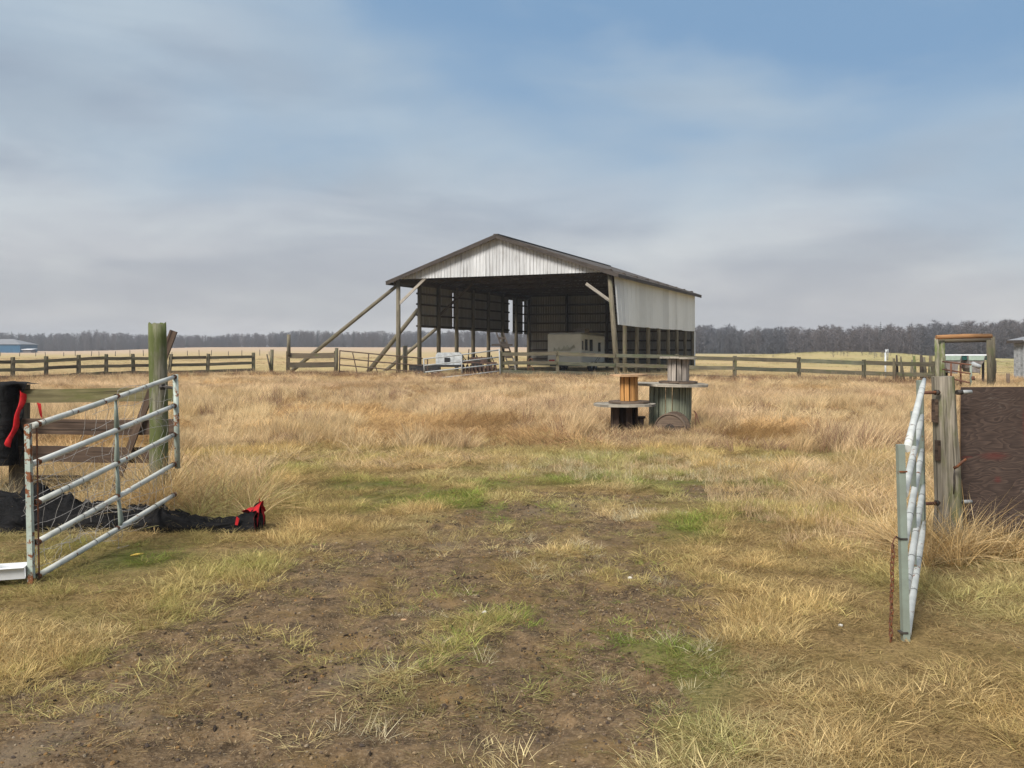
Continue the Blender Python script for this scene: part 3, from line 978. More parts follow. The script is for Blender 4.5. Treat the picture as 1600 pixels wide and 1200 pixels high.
# ------------------------------------------------------------------ BARN CONTENTS
# travel trailer
rv0 = Vector((2.42, 61.5, 0)); ru, rv_ = -BU, BV      # ru runs to the right along the face, rv_ runs back
RW, RL, RH0, RH1 = 2.48, 5.2, 0.55, 2.62
rv = thing('travel_trailer', 'cream travel trailer with narrow dark windows parked inside the barn', 'trailer', tuple(rv0))
def R(u, v, z): return rv0 + ru * u + rv_ * v + Vector((0, 0, z))
def rbox(u0, u1, v0, v1, z0, z1, dz=0.0):
    mb = MB()
    r0 = [R(u0, v0, z0), R(u0, v1, z0), R(u0, v1, z1 - dz), R(u0, v0, z1)]
    r1 = [R(u1, v0, z0), R(u1, v1, z0), R(u1, v1, z1 - dz), R(u1, v0, z1)]
    mb.quadbox(r0, r1, u1 - u0)
    return mb
o = rbox(0, RW, 0, RL, RH0, RH1, .12).build('body', M['rv'], rv)
bv = o.modifiers.new('round', 'BEVEL'); bv.width = .13; bv.segments = 4
rbox(.1, RW - .1, .1, RL - .1, RH1 + .003, RH1 + .03).build('roof_edge', M['rv'], rv)
rbox(1.6, 2.3, 1.2, 2.1, RH1 + .035, RH1 + .30).build('roof_vent', M['hopper'], rv)
rbox(.15, .55, -.06, -.004, .7, .82).build('lamp', M['red'], rv)
for v0, v1, z0, z1 in ((.12, .3, 1.5, 2.1), (.7, 1.2, 1.45, 2.2), (1.7, 2.3, 1.4, 2.2), (3.6, 4.1, 1.35, 2.0)):
    rbox(RW + .004, RW + .03, v0, v1, z0, z1).build('window', M['rv_dark'], rv)
# faded landscape print: a ridge line of hills
mb = MB()
pts = []
for i in range(13):
    u = 0.5 + 1.45 * i / 12
    pts.append((u, 1.55 + .22 * math.sin(i * 1.1) * (i / 12) + .12 * math.sin(i * 2.3 + 1) + .2 * i / 12))
poly = [R(.5, -.006, 1.52)] + [R(u, -.006, z) for u, z in pts] + [R(1.95, -.006, 1.58)]
mb.poly_prism([R(.45, -.008, 1.40)] + [R(u, -.008, z) for u, z in pts] + [R(2.05, -.008, 1.62), R(1.5, -.008, 1.48)], BV * .004).build('print', M['rv_graphic'], rv)
mb = MB()
mb.poly_prism([R(.5, -.008, .98), R(1.0, -.008, 1.06), R(1.7, -.008, .98), R(1.2, -.008, 1.0)], BV * .004)
mb.build('print', M['rv_graphic'], rv)
for k in range(2):
    mb = MB(); v0 = 2.9 + .5 * k
    mb.poly_prism([R(RW + .006, v0, .68), R(RW + .006, v0 + .1, .68), R(RW + .006, v0 + .9, 1.05), R(RW + .006, v0 + .8, 1.05)], -BU * .004)
    mb.build('stripe', M['black'], rv)
for v in (2.2, 3.1):
    for u in (.12, RW - .12):
        c = R(u, v, .36)
        w = MB().tube([c - BU * .11, c + BU * .11], .36, 16).build('wheel', M['rubber'], rv)
        MB().tube([c - BU * .12, c + BU * .12], .17, 10).build('rim', M['silver_gate'], w)
rbox(.15, RW - .15, .1, RL, .36, .54).build('chassis', M['black'], rv)

# flat trailer with white box, to the left inside the barn
ft = thing('flatbed_trailer', 'low black flatbed trailer in front of the left side of the barn', 'trailer', tuple(gp(660, 52)))
def fbx(x0, x1, y0, y1, z0, z1): return MB().box((x0, y0, z0), (x1, y1, z1))
xl, xr = (641 - 800) / F * 52, (722 - 800) / F * 52
fbx(xl, xr, 51.3, 53.2, .52, .64).build('deck', M['black'], ft)
fbx(xl, xl + 1.7, 51.28, 51.34, .28, .515).build('side_skirt', M['black'], ft)
for x in (xl + .6, xl + 1.5):
    w = MB().tube([(x, 51.35, .3), (x, 51.6, .3)], .3, 14).build('wheel', M['rubber'], ft)
    MB().tube([(x, 51.34, .3), (x, 51.36, .3)], .14, 10).build('rim', M['silver_gate'], w)
tk = thing('white_tank', 'boxy white plastic tank with a dark square opening standing on the flatbed trailer', 'tank', (xl + 2.2, 52, .645))
xa, xb = (681 - 800) / F * 51.6, (721 - 800) / F * 51.6
mb = MB()
cs = []
for (x, y) in ((xa, 51.5), (xb, 51.5), (xb, 52.8), (xa, 52.8)):
    pass
prof = [(xa + .06, .645), (xa, .75), (xa, 1.2), (xa + .1, 1.34), (xb - .15, 1.36), (xb, 1.22), (xb, .75), (xb - .06, .645)]
mb.poly_prism([Vector((x, 51.5, z)) for x, z in prof], (0, 1.3, 0)).build('tank_body', M['dull_white'], tk)
fbx(xa + .50, xa + .82, 51.45, 51.495, .78, 1.05).build('opening', M['black'], tk)
for k in range(3): fbx(xa + .1 + .45 * k, xa + .13 + .45 * k, 51.47, 51.497, .68, 1.3).build('rib', M['dull_white'], tk)

# disc harrow: rusty frame with discs and tines
hz = 53.5
hl, hr = (722 - 800) / F * hz, (776 - 800) / F * hz
hw_ = thing('disc_harrow', 'dark rusty disc harrow with a cluttered frame beside the white tank', 'farm implement', ((hl + hr) / 2, hz, 0))
for y in (hz - .7, hz, hz + .7):
    MB().beam((hl, y, .75 + random.uniform(-.05, .1)), (hr, y, .70), .1, .1).build('frame_bar', M['rusty_dark'], hw_)
for x in np.linspace(hl + .1, hr - .1, 9):
    x = float(x)
    c = Vector((x, hz - .75 + random.uniform(-.05, .05), .34))
    MB().tube([c, c + Vector((.03, .012, 0))], .30, 14).build('disc', M['rusty_dark'], hw_)
    MB().beam((x, hz - .7, .35), (x + .05, hz - .65, .75), .04, .04).build('tine', M['black'], hw_)
for k in range(7):
    x = hl + .1 + k * .27
    MB().tube([(x, hz, .7), (x + random.uniform(-.1, .1), hz - .2, 1.0 + random.uniform(0, .25)), (x + .15, hz + .2, .8)], .03, 6).build('lever', M['black'], hw_)
MB().tube([(hl + .35, hz - .2, .7), (hl + .42, hz - .2, 1.55)], .03, 6).build('lever', M['dark_iron'], hw_)
MB().tube([(hl + .9, hz - .4, .55), (hl + .9, hz - .1, .55)], .35, 14).build('wheel', M['rubber'], hw_)
MB().box((hl + .5, hz - .3, .76), (hl + 1.5, hz + .5, 1.06)).build('engine_cover', M['rusty_dark'], hw_)

# leaning ladder-like chute
ch = thing('loading_chute', 'dark wooden loading chute leaning up beside the fence with a crosswise plank', 'chute', tuple(gp(800, 55)))
for dx in (0, .42):
    MB().beam(P(776 + dx * 26, 521, 56), P(799 + dx * 26, 583, 54.5), .08, .22, (0, 1, 0)).build('side_beam', M['barn_dark'], ch)
for i in range(7):
    t_ = .12 + i * .12
    a_ = P(776, 521, 56).lerp(P(799, 583, 54.5), t_); b_ = P(787, 521, 56).lerp(P(810, 583, 54.5), t_)
    MB().beam(a_, b_, .04, .14).build('cleat', M['barn_dark'], ch)
MB().beam(P(768, 539, 55), P(801, 539, 55), .3, .13).build('cross_plank', M['fascia'], ch)
MB().beam(P(783, 541, 55), P(783, 584, 54.8), .1, .1).build('leg', M['fence_dark'], ch)
MB().beam(P(803, 560, 54.4), P(806, 582, 54.2), .07, .05).build('pale_board', M['brace_pale'], ch)

# wire hoops
hp = thing('wire_hoops', 'two thin bent wire hoops standing in the grass under the barn edge', 'hoops', tuple(gp(829, 52)))
for (py, w) in ((562, 8), (574, 9)):
    pts = [P(829 + w / 2 * math.cos(t), py + 6 - 8 * math.sin(t), 52) for t in np.linspace(-.5, math.pi + .5, 11)]
    MB().tube(pts, .022, 5).build('hoop', M['rust'], hp)

# ------------------------------------------------------------------ RIGHT SIDE MIDDLE GROUND
# timber frame
tf = thing('timber_gateway', 'tall square timber gateway with an orange-brown log across its top', 'gateway', tuple(gp(1506, 35)))
for (pt, pb, ztop, zz, r) in ((1464, 1466, 528, 35.4, .10), (1472, 1473, 532, 34.6, .11), (1546, 1548, 531, 34.6, .125), (1551, 1552, 526, 35.4, .10)):
    a_ = gp(pb, zz, -.2); b_ = P(pt, ztop, zz)
    MB().tube([a_, a_.lerp(b_, .5), b_], [r * 1.1, r, r * .95], 8, rough=.06).build('post', M['post_moss'] if pt < 1500 else M['fence'], tf)
MB().tube([P(1463, 527, 34.4), P(1506, 525.5, 34.5), P(1549, 525, 34.6)], [.085, .095, .09], 8, rough=.05).build('top_log', M['frame_orange'], tf)
MB().tube([P(1466, 533, 35.3), P(1549, 531.5, 35.4)], .075, 8).build('cross_rail', M['fence_dark'], tf)
# rusty small gate
rg = thing('tube_gate', 'small rusted tube gate hanging crooked inside the timber gateway', 'gate', tuple(gp(1474, 33.6)))
for (a_, b_) in (((1473, 565), (1517, 570)), ((1473, 577), (1516, 584)), ((1474, 589), (1515, 598))):
    MB().tube([P(a_[0], a_[1], 34), P(b_[0], b_[1], 32.5)], .03, 7).build('rail', M['rust'], rg)
for px_, mt in ((1486, M['rust']), (1501, M['rust']), (1517, M['gate_green'])):
    MB().tube([P(px_, 568, 33.2), P(px_ + .3, 608, 33.2)], .045 if px_ > 1510 else .035, 7).build('upright', mt, rg)
MB().tube([P(1520, 588, 32.4), P(1521, 594, 32.4)], .06, 8).build('latch_block', M['rust'], rg)
# feeder
fd = thing('feeder_rack', 'dark green feeder rack with a white top edge and two tapering grey hoppers', 'feeder', tuple(gp(1508, 39)))
MB().beam(P(1474, 558.5, 39), P(1544, 558.5, 39), .35, .22).build('beam', M['green_paint'], fd)
MB().beam(P(1474, 554.6, 38.99), P(1541, 554.6, 38.99), .4, .05).build('top_strip', M['white'], fd)
for (x0, x1, x2, x3, yb) in ((1477, 1503, 1497, 1479, 584), (1513, 1540, 1532, 1515, 583)):
    p_ = [P(x0, 556, 38.7), P(x1, 556, 38.7), P(x1 - 1, 563, 38.7), P(x2, 572, 38.7), P(x2 - 1, yb, 38.7), P(x3 + 3, yb - 2, 38.7), P(x3, 575, 38.7)]
    h_ = MB().poly_prism(p_, (0, .7, 0)).build('hopper', M['hopper'], fd)
    MB().poly_prism([P(x0 + 1, 555.8, 38.66), P(x1 - 1, 555.8, 38.66), P(x1 - 3, 563, 38.66), P(x0 + 1, 563, 38.66)], (0, .03, 0)).build('side_panel', M['green_pale'], h_)
for px_ in (1479, 1536):
    MB().beam(gp(px_, 39.3, -.1), P(px_, 560, 39.3), .08, .08).build('leg', M['dark_iron'], fd)
bt = MB().tube([P(1518, 568, 36), P(1519, 568.5, 36), P(1531, 573.5, 36), P(1532, 574, 36)], [.05, .10, .09, .05], 10).solo('white_jug', M['dull_white'], 'white plastic jug lying tilted on the small rusted gate', 'jug', tuple(P(1525, 571, 36)))
# cut posts
g_old = 'old weathered posts behind the right fence'
labs = ['shortest old dark stub of the weathered post cluster', 'thin dark old post at the left of the weathered cluster', 'slim grey old post second from the cluster\'s left end', 'pointed old post leaning left in the weathered cluster',
        'split grey old post in the middle of the weathered cluster', 'pale mossy old post behind the right fence rail', 'tall black-topped old post in the weathered cluster', 'grey old post with a ragged top beside the tall black one',
        'wide dark old post leaning right near the timber gateway', 'crooked old post touching the timber gateway']
for i, (px_, top, lean_, w, mt) in enumerate([(1396, 560, .02, .11, 'fence_dark'), (1401, 555, 0, .08, 'barn_dark'), (1406, 557, .05, .07, 'barn_post'), (1413, 559, -.15, .07, 'fence'), (1419, 562, .18, .09, 'barn_post'),
                                         (1428, 556, 0, .12, 'post_moss'), (1439, 555, .01, .12, 'barn_dark'), (1445, 558, -.04, .11, 'barn_post'), (1451, 556, .10, .16, 'fence_dark'), (1457, 566, -.12, .13, 'post_moss')]):
    Z_ = 38.6 + (i % 3) * .5
    a_ = gp(px_ + 2, Z_, -.2); b_ = P(px_, top, Z_) + Vector((lean_, 0, 0))
    MB().tube([a_, a_.lerp(b_, .6), b_], [w * .75, w * .65, w * .45], 6, rough=.12).solo('old_post', M[mt], labs[i], 'post', tuple(gp(px_, Z_)), group=g_old)
# white standpipe
sp_ = thing('standpipe', 'slim white water standpipe with a hooked spout behind the right fence', 'standpipe', tuple(gp(1384, 43)))
MB().tube([gp(1383.5, 43, 0), P(1383.5, 551, 43)], .045, 8).build('pipe', M['dull_white'], sp_)
MB().tube([P(1384, 552, 43), P(1385, 546.5, 43), P(1387, 546, 43), P(1387.6, 549, 43), P(1387, 563, 43)], [.045, .055, .045, .025, .022], 8).build('spout', M['dull_white'], sp_)
# shed at the right edge
SZ = 44.0
shx = 25.12
sh = thing('shed', 'grey board shed with a pale metal roof at the right edge', 'shed', (shx, SZ, 0))
n_b = 16
for i in range(n_b):
    MB().box((shx + .2 * i, SZ - .02, -.1), (shx + .2 * i + .19, SZ + .03, 1.93 + random.uniform(-.01, .01))).build('plank', M['shed'], sh)
for i in range(4):
    MB().box((shx - .02, SZ + .035 + .2 * i, -.1), (shx + .025, SZ + .22 + .2 * i, 1.93)).build('plank', M['shed'], sh)
mb = MB(); r0 = [Vector((shx - .2, SZ - .3, 1.94)), Vector((shx - .2, SZ + 1.1, 1.94)), Vector((shx - .2, SZ + 1.1, 2.0)), Vector((shx - .2, SZ - .3, 2.0))]
r1 = [Vector((shx + 3.6, p.y, p.z + .8)) for p in r0]
mb.quadbox(r0, r1, 4.1); mb.build('roof', M['grey_roof'], sh)
MB().box((shx - .24, SZ - .32, 1.84), (shx - .205, SZ + 1.1, 1.99)).build('fascia_board', M['fascia'], sh)
# brown marker post + distant wire fence to the right
MB().tube([gp(1575, 37, -.2), P(1575, 583.5, 37)], [.075, .07], 8).solo('marker_post', M['spool_brown'], 'short brown post behind the plywood sheet at the right', 'post', tuple(gp(1575, 37)))
wf = thing('wire_fence', 'thin wire fence with dark steel posts behind the timber gateway', 'fence', tuple(gp(1530, 48)))
wpts = [(1500, 50), (1531, 49), (1556, 48), (1585, 47), (1618, 46), (1655, 45)]
for px_, Z_ in wpts: MB().tube([gp(px_, Z_, -.2), gp(px_, Z_, .95)], .03, 5).build('post', M['dark_iron'], wf)
for h_ in (.3, .6, .88):
    for (a_, b_) in zip(wpts[:-1], wpts[1:]):
        MB().tube([gp(a_[0], a_[1], h_), gp(b_[0], b_[1], h_)], .008, 4).build('wire', M['rail_wire'], wf)
wf = thing('wire_fence', 'far wire fence line of tiny dark posts crossing the left field', 'fence', tuple(gp(60, 168)))
for i in range(24):
    px_ = -60 + i * 22 + random.uniform(-6, 6)
    MB().tube([gp(px_, 168, -.2), gp(px_ + random.uniform(-1.2, 1.2) * .5, 168, random.uniform(.7, 1.15))], .06, 5).build('post', M['dark_iron'], wf)

# far buildings
fb = thing('blue_shed', 'long blue metal shed with a grey roof at the far left edge', 'shed', tuple(gp(-20, 330)))
zb0 = -.2
x0_, x1_ = (-85 - 800) / F * 330, (31.5 - 800) / F * 330
ez = EYE + 5.8 / F * 330; pz = EYE + 14.5 / F * 330
MB().box((x0_, 330, zb0), (x1_, 342, ez)).build('wall', M['blue'], fb)
xm0 = x0_ + 6; xm1 = (7 - 800) / F * 330
mb = MB()
v = [(x0_ - .4, 329.6, ez + .03), (x1_ + .4, 329.6, ez + .03), (x1_ + .4, 342.4, ez + .03), (x0_ - .4, 342.4, ez + .03), (xm0, 336, pz), (xm1, 336, pz)]
mb.v = v
for f_ in ((0, 1, 5, 4), (1, 2, 5), (2, 3, 4, 5), (3, 0, 4), (3, 2, 1, 0)): mb.face(f_, [(v[i][0], v[i][1]) for i in f_])
mb.build('roof', M['grey_roof'], fb)
for i in range(3): MB().box((x1_ - 6 - i * 7, 329.93, zb0), (x1_ - 3.2 - i * 7, 329.98, 1.9)).build('door', M['blue'], fb)
lf = thing('low_shed', 'tiny low shed with a bright white roof beside the blue shed', 'shed', tuple(gp(42, 330)))
xa, xb = (35 - 800) / F * 328, (49 - 800) / F * 328
MB().box((xa + .2, 328, -.2), (xb - .1, 331, 1.0)).build('wall', M['bark'], lf)
r0 = [Vector((xa - .3, 327.6, 1.02)), Vector((xa - .3, 331.5, 1.3)), Vector((xa - .3, 331.5, 1.4)), Vector((xa - .3, 327.6, 1.12))]
MB().quadbox(r0, [Vector((xb + .3, p.y, p.z)) for p in r0], 3) if False else None
mb = MB(); mb.quadbox(r0, [Vector((xb + .3, p.y, p.z)) for p in r0], 3.8); mb.build('roof', M['white'], lf)

# ------------------------------------------------------------------ SPOOLS


def spool(name, label, cx, cy, z0, rf0, rf1, rb, h, m_f0, m_f1, m_b, nst=14, th=.045, tilt=(0, 0), skip=(), gapm=None, rot=0.0, spin=0.3, slug=(0, 0)):
    root = thing(name, label, 'cable spool', (cx, cy, z0))
    q = Matrix.Rotation(tilt[0], 3, 'X') @ Matrix.Rotation(tilt[1], 3, 'Y')
    c0 = Vector((cx, cy, z0))
    def T(v): return c0 + q @ Vector(v)
    def flange(r, z, mat, nm):
        npl = max(4, int(round(2 * r / .17)))
        w = 2 * r / npl
        cs, sn = math.cos(spin), math.sin(spin)
        for i in range(npl):
            y0_, y1_ = -r + i * w + .003, -r + (i + 1) * w - .003
            side = []
            for y in np.linspace(y0_, y1_, 4):
                side.append((math.sqrt(max(0, r * r - y * y)) + .002, float(y)))
            pts = [(-x, y) for x, y in side] + [(x, y) for x, y in reversed(side)]
            dz = random.uniform(-.005, .005); tw = random.uniform(-.008, .008)
            pp = [T((x * cs - y * sn, x * sn + y * cs, z + dz + tw * x)) for x, y in pts]
            MB().poly_prism(pp, q @ Vector((0, 0, th))).build('plank', mat, root)
    flange(rf0, 0, m_f0, 'bottom'); flange(rf1, h - th, m_f1, 'top')
    for i in range(nst):
        if i in skip: continue
        a0, a1 = 2 * math.pi * i / nst + rot, 2 * math.pi * (i + 1) / nst + rot
        g = .010 / rb
        rr = rb + random.uniform(-.006, .006)
        ri = rr - .035
        z0_, z1_ = th + .008, h - th - .008
        p_ = [(rr * math.cos(a0 + g), rr * math.sin(a0 + g)), (rr * math.cos(a1 - g), rr * math.sin(a1 - g)), (ri * math.cos(a1 - g), ri * math.sin(a1 - g)), (ri * math.cos(a0 + g), ri * math.sin(a0 + g))]
        mb = MB(); r0 = [T((x, y, z0_)) for x, y in p_]; r1 = [T((x, y, z1_)) for x, y in p_]
        mb.quadbox(r0, r1, z1_ - z0_, i)
        mb.build('stave', m_b, root)
    return root


GS = lambda x, y: gzf(x, y)
Z1 = 16.5
s1 = spool('cable_spool', 'low wide cable spool with grey round top and dark broken staves, under the orange one', 2.07, Z1, GS(2.07, Z1) - .05, .48, .565, .25, .63, M['spool_brown'], M['spool_grey'], M['spool_dark'], nst=12, skip=(8, 10), spin=.12)
MB().tube([(2.07, Z1, .02), (2.07, Z1, .54)], .10, 8).build('core', M['spool_dark'], s1)
spool('cable_spool', 'orange-brown cable spool standing on the low grey-topped one', 2.155, Z1, GS(2.07, Z1) - .05 + .637, .375, .345, .165, .53, M['spool_brown'], M['spool_tan'], M['spool_orange'], nst=10, th=.035, tilt=(0, -.01), spin=.5, rot=.25)
Z2 = 17.2
s2 = spool('cable_spool', 'big green-painted cable spool with a wide grey top in the tall grass', 3.03, Z2, GS(3.03, Z2) - .04, .55, .70, .40, .955, M['spool_green'], M['spool_grey'], M['spool_green'], nst=19, tilt=(0, .018), spin=.2)
spool('cable_spool', 'small stained grey cable spool standing on the green one', 3.19, Z2, GS(3.03, Z2) - .04 + .962, .37, .355, .208, .50, M['spool_brown'], M['spool_grey'], M['spool_drum'], nst=13, th=.035, tilt=(0, .01), spin=.9)
# spool lying on its side in the grass
s3 = thing('cable_spool', 'weathered brown spool lying on its rim against the green spool', 'cable spool', (2.84, 16.15, 0))
c = Vector((2.84, 16.1, .13)); ax = Vector((.42, .90, .10)).normalized()
MB().tube([c, c + ax * .05], .30, 26).build('disc', M['spool_brown'], s3)
MB().tube([c + ax * .32, c + ax * .37], .28, 26).build('disc', M['spool_brown'], s3)
MB().tube([c + ax * .05, c + ax * .32], .14, 14).build('drum', M['spool_dark'], s3)
MB().tube([c - ax * .012, c], .11, 14).build('hub_plate', M['dark_iron'], s3)
ring = [c - ax * .005 + (Matrix.Rotation(t, 3, ax) @ (ax.cross(Vector((0, 0, 1))).normalized() * .285)) for t in np.linspace(0, 2 * math.pi, 25)]
MB().tube(ring, .013, 6, caps=False).build('rim', M['spool_brown'], s3)
st = thing('wood_block', 'small dark round wooden block in the grass between the two spool stacks', 'block', (2.36, 16.6, 0))
MB().tube([(2.36, 16.6, -.02), (2.36, 16.6, .30)], .085, 14, rough=.03).build('block_body', M['spool_dark'], st)
MB().tube([(2.36, 16.6, .302), (2.36, 16.6, .335)], .115, 16, rough=.02).build('lid', M['board_brown'], st)
rw_ = thing('rusty_wire', 'rusty bent wire trailing down the right side of the green spool', 'wire', (3.5, 16.9, 0))
MB().tube([(3.43, 16.9, .42), (3.47, 16.85, .36), (3.48, 16.8, .26), (3.52, 16.8, .18), (3.57, 16.7, .08), (3.62, 16.7, 0)], .012, 5).build('strand', M['rust'], rw_)
MB().tube([(3.46, 16.88, .40), (3.45, 16.85, .22), (3.43, 16.8, .12), (3.40, 16.8, .05)], .009, 5).build('strand', M['rust'], rw_)

# ------------------------------------------------------------------ LEFT FOREGROUND
LPX, LPY = -3.42, 8.65
lp = thing('gate_post', 'thick round mossy green post behind the left gate', 'post', (LPX, LPY, gzf(LPX, LPY)))
mb = MB()
tops = []
n_ = 20
prof = [(-.2, .092), (.25, .089), (.8, .087), (1.3, .086), (1.70, .085), (1.80, .084)]
mb.tube([(LPX + .012 * math.sin(z * 2), LPY, z) for z, r in prof], [r for z, r in prof], n_, rough=.035, caps=False)
b0 = len(mb.v) - n_
top_c = []
for k in range(n_):
    x, y, z = mb.v[b0 + k]
    z += .02 + .035 * random.random()
    mb.v[b0 + k] = (x, y, z)
mb.v.append((LPX, LPY, 1.80)); ci = len(mb.v) - 1
for k in range(n_): mb.face((b0 + k, b0 + (k + 1) % n_, ci), [(0, 0), (.02, 0), (0, .08)])
mb.build('trunk', M['post_moss'], lp)
for z in (1.23,):
    MB().tube([(LPX + .05, LPY - .03, z), (LPX + .33, 8.25, z + .0)], .014, 7).build('hinge_pin', M['dark_iron'], lp)
    MB().tube([(LPX + .07, LPY - .09, z), (LPX + .105, LPY - .12, z)], .03, 6).build('nut', M['dark_iron'], lp)

# brace board
bb = MB().beam(P(168, 792, 8.85), P(271.5, 517, 8.95), .03, .075, (0, 1, 0))
bb = MB(); 
d_ = (P(271.5, 517, 8.95) - P(168, 792, 8.85)).normalized()
bb.beam(P(168, 792, 8.85), P(271.5, 517, 8.95), .06, .03, (0, 1, 0), .072, .03)
bb.solo('brace_board', M['board_brown'], 'dark brown board leaning diagonally behind the mossy left post', 'board', tuple(P(168, 792, 8.85)))

# left board fence
lfz = 8.95
f1 = thing('board_fence', 'stained three-board fence behind the open gate at the left', 'fence', (-4.95, lfz, 0))
for (yt, yb, m_) in ((607, 628, M['board_green']), (655, 678.5, M['board_brown']), (698, 722, M['board_brown'])):
    zt, zb = EYE - (yt - HOR) / F * lfz, EYE - (yb - HOR) / F * lfz
    for (xa, xb) in ((-7.4, -4.98), (-4.97, -3.36 if yt < 650 else (-3.33 if yt < 690 else -3.6))):
        mb = MB()
        nseg = 6
        for s_ in range(nseg):
            t0, t1 = s_ / nseg, (s_ + 1) / nseg
            w0 = .008 * math.sin(t0 * 5 + yt); w1 = .008 * math.sin(t1 * 5 + yt)
            r0 = [Vector((xa + (xb - xa) * t0, lfz + dy, z + w0)) for dy, z in ((-.02, zb), (.02, zb), (.02, zt), (-.02, zt))]
            r1 = [Vector((xa + (xb - xa) * t1, lfz + dy, z + w1)) for dy, z in ((-.02, zb), (.02, zb), (.02, zt), (-.02, zt))]
            b_ = len(mb.v)
            mb.v += [tuple(p) for p in r0] + [tuple(p) for p in r1]
            wd = (xb - xa) / nseg
            for i in range(4):
                j = (i + 1) % 4
                hgt = (Vector(r0[j]) - Vector(r0[i])).length
                mb.face((b_ + i, b_ + 4 + i, b_ + 4 + j, b_ + j), [(s_ * wd, i * .05), ((s_ + 1) * wd, i * .05), ((s_ + 1) * wd, i * .05 + hgt), (s_ * wd, i * .05 + hgt)])
            if s_ == 0: mb.face((b_, b_ + 1, b_ + 2, b_ + 3), [(0, 0), (.04, 0), (.04, .14), (0, .14)])
            if s_ == nseg - 1: mb.face((b_ + 7, b_ + 6, b_ + 5, b_ + 4), [(0, 0), (.04, 0), (.04, .14), (0, .14)])
        mb.build('board', m_, f1)
MB().beam((-4.97, lfz + .09, -.2), (-4.97, lfz + .09, 1.23), .16, .12, (0, 1, 0), jit=.006).build('post', M['fence_dark'], f1)
MB().beam((-7.3, lfz + .09, -.2), (-7.3, lfz + .09, 1.23), .14, .12, (0, 1, 0), jit=.006).build('post', M['fence_dark'], f1)

# left gate
GF, GN = Vector((-3.08, 8.2, 0)), Vector((-3.28, 6.12, 0))
lg = thing('tube_gate', 'pale rusty tube gate with a torn wire mesh, swung open at the left', 'gate', tuple(GN))
zf = [1.342, 1.079, .815, .546, .265]; zn = [1.068, .807, .528, .254, .02]
def LG(t, z): return Vector((GN.x + (GF.x - GN.x) * t, GN.y + (GF.y - GN.y) * t, z))
def bar_pt(i, t): return LG(t, zn[i] + (zf[i] - zn[i]) * t)
for i in range(5):
    t0 = .0 if i < 2 else .035
    sag = -.006
    pts = [bar_pt(i, t0 + (1 - t0) * q) + Vector((0, 0, sag * math.sin(math.pi * q))) for q in np.linspace(0, 1, 9)]
    rr = [.0215] * 8 + [.017]
    MB().tube(pts, rr, 12).build('bar', M['gate'] if i != 1 else M['gate_white'], lg)
def boxtube(p0, p1, w, d, mat, nm, root, lab=None):
    return MB().beam(p0, p1, w, d, (0, 1, 0)).build(nm, mat, root, label=lab)
boxtube(LG(-.02, 1.085), LG(-.02, -.01) + Vector((.025, 0, 0)), .036, .036, M['gate_rusty'], 'upright', lg, 'rusty end upright of the gate')
boxtube(LG(.012, 1.05) + Vector((.018, 0, 0)), LG(.012, 0.02) + Vector((.035, 0, 0)), .008, .008, M['rust'], 'flange', lg)
MB().tube([LG(1.0, 1.36), LG(1.0, .50) + Vector((.02, 0, 0))], .026, 10, sq=(1, .8)).build('upright', M['gate_rusty'], lg)
MB().tube([bar_pt(0, .52) + Vector((-.01, 0, -.02)), LG(.52, .95), bar_pt(1, .52)], [.012, .028, .014], 10, sq=(.7, 1.1)).build('stay', M['gate_green'], lg)
MB().tube([bar_pt(1, .52), LG(.52, .70), bar_pt(2, .52)], [.014, .027, .014], 10, sq=(.7, 1.1)).build('stay', M['gate_green'], lg)
MB().tube([bar_pt(2, .52), LG(.53, .44), bar_pt(3, .53)], [.014, .025, .014], 10, sq=(.7, 1.1)).build('stay', M['gate_green'], lg)
MB().tube([bar_pt(3, .53), LG(.55, .2), bar_pt(4, .54)], [.014, .027, .014], 10, sq=(.7, 1.1)).build('stay', M['gate_green'], lg)
# wire ties on bars
mb = MB()
for i in range(5):
    for q in np.linspace(.06, .96, 13):
        if random.random() < .62: continue
        p_ = bar_pt(i, q + random.uniform(-.02, .02)); dd = (GF - GN).normalized()
        tl = Vector((dd.x, dd.y, random.uniform(-.35, .35))).normalized()
        mb.tube([p_ - tl * .0035, p_ + tl * .0035], .0232, 10, caps=False)
mb.build('wire_tie', M['dark_iron'], lg, kind='stuff')
mb = MB()
for i in range(5):
    for q in (.985, .52, .03):
        p_ = bar_pt(i, q); dd = (GF - GN).normalized()
        mb.tube([p_ - dd * .018, p_ + dd * .018], .0226, 10, caps=False)
mb.build('rusty_weld', M['rust'], lg, kind='stuff')
# woven wire
mb = MB()
off = Vector((-.03, .01, 0))
def wp(t, z):
    w = fbm(np.array([t * 6.0]), np.array([z * 5.0]), 1, 3, 77)[0] - .5
    w2 = fbm(np.array([t * 5.0 + 9]), np.array([z * 6.0]), 1, 3, 79)[0] - .5
    f_ = max(0.0, 1 - z * .55)
    return LG(t + w * .10, z + w2 * .16) + off + Vector((w2 * .12, w * .10, 0)) * (.4 + f_)
for h_ in np.arange(.08, 1.22, .115):
    t1 = 1.0
    mb.tube([wp(t_, (h_ * (zf[0] / 1.2) if t_ > .5 else h_ * (.9 + .2 * t_)) * 1.0) for t_ in np.linspace(.02 if h_ < .9 else .35, t1, 26)], .0019, 3, caps=False)
for t_ in np.arange(.04, 1.0, .068):
    z1_ = zn[0] + (zf[0] - zn[0]) * t_
    mb.tube([wp(t_, z_) for z_ in np.linspace(random.choice([.02, .1, .25]), z1_ - (.0 if t_ > .3 else .25), 14)], .0018, 3, caps=False)
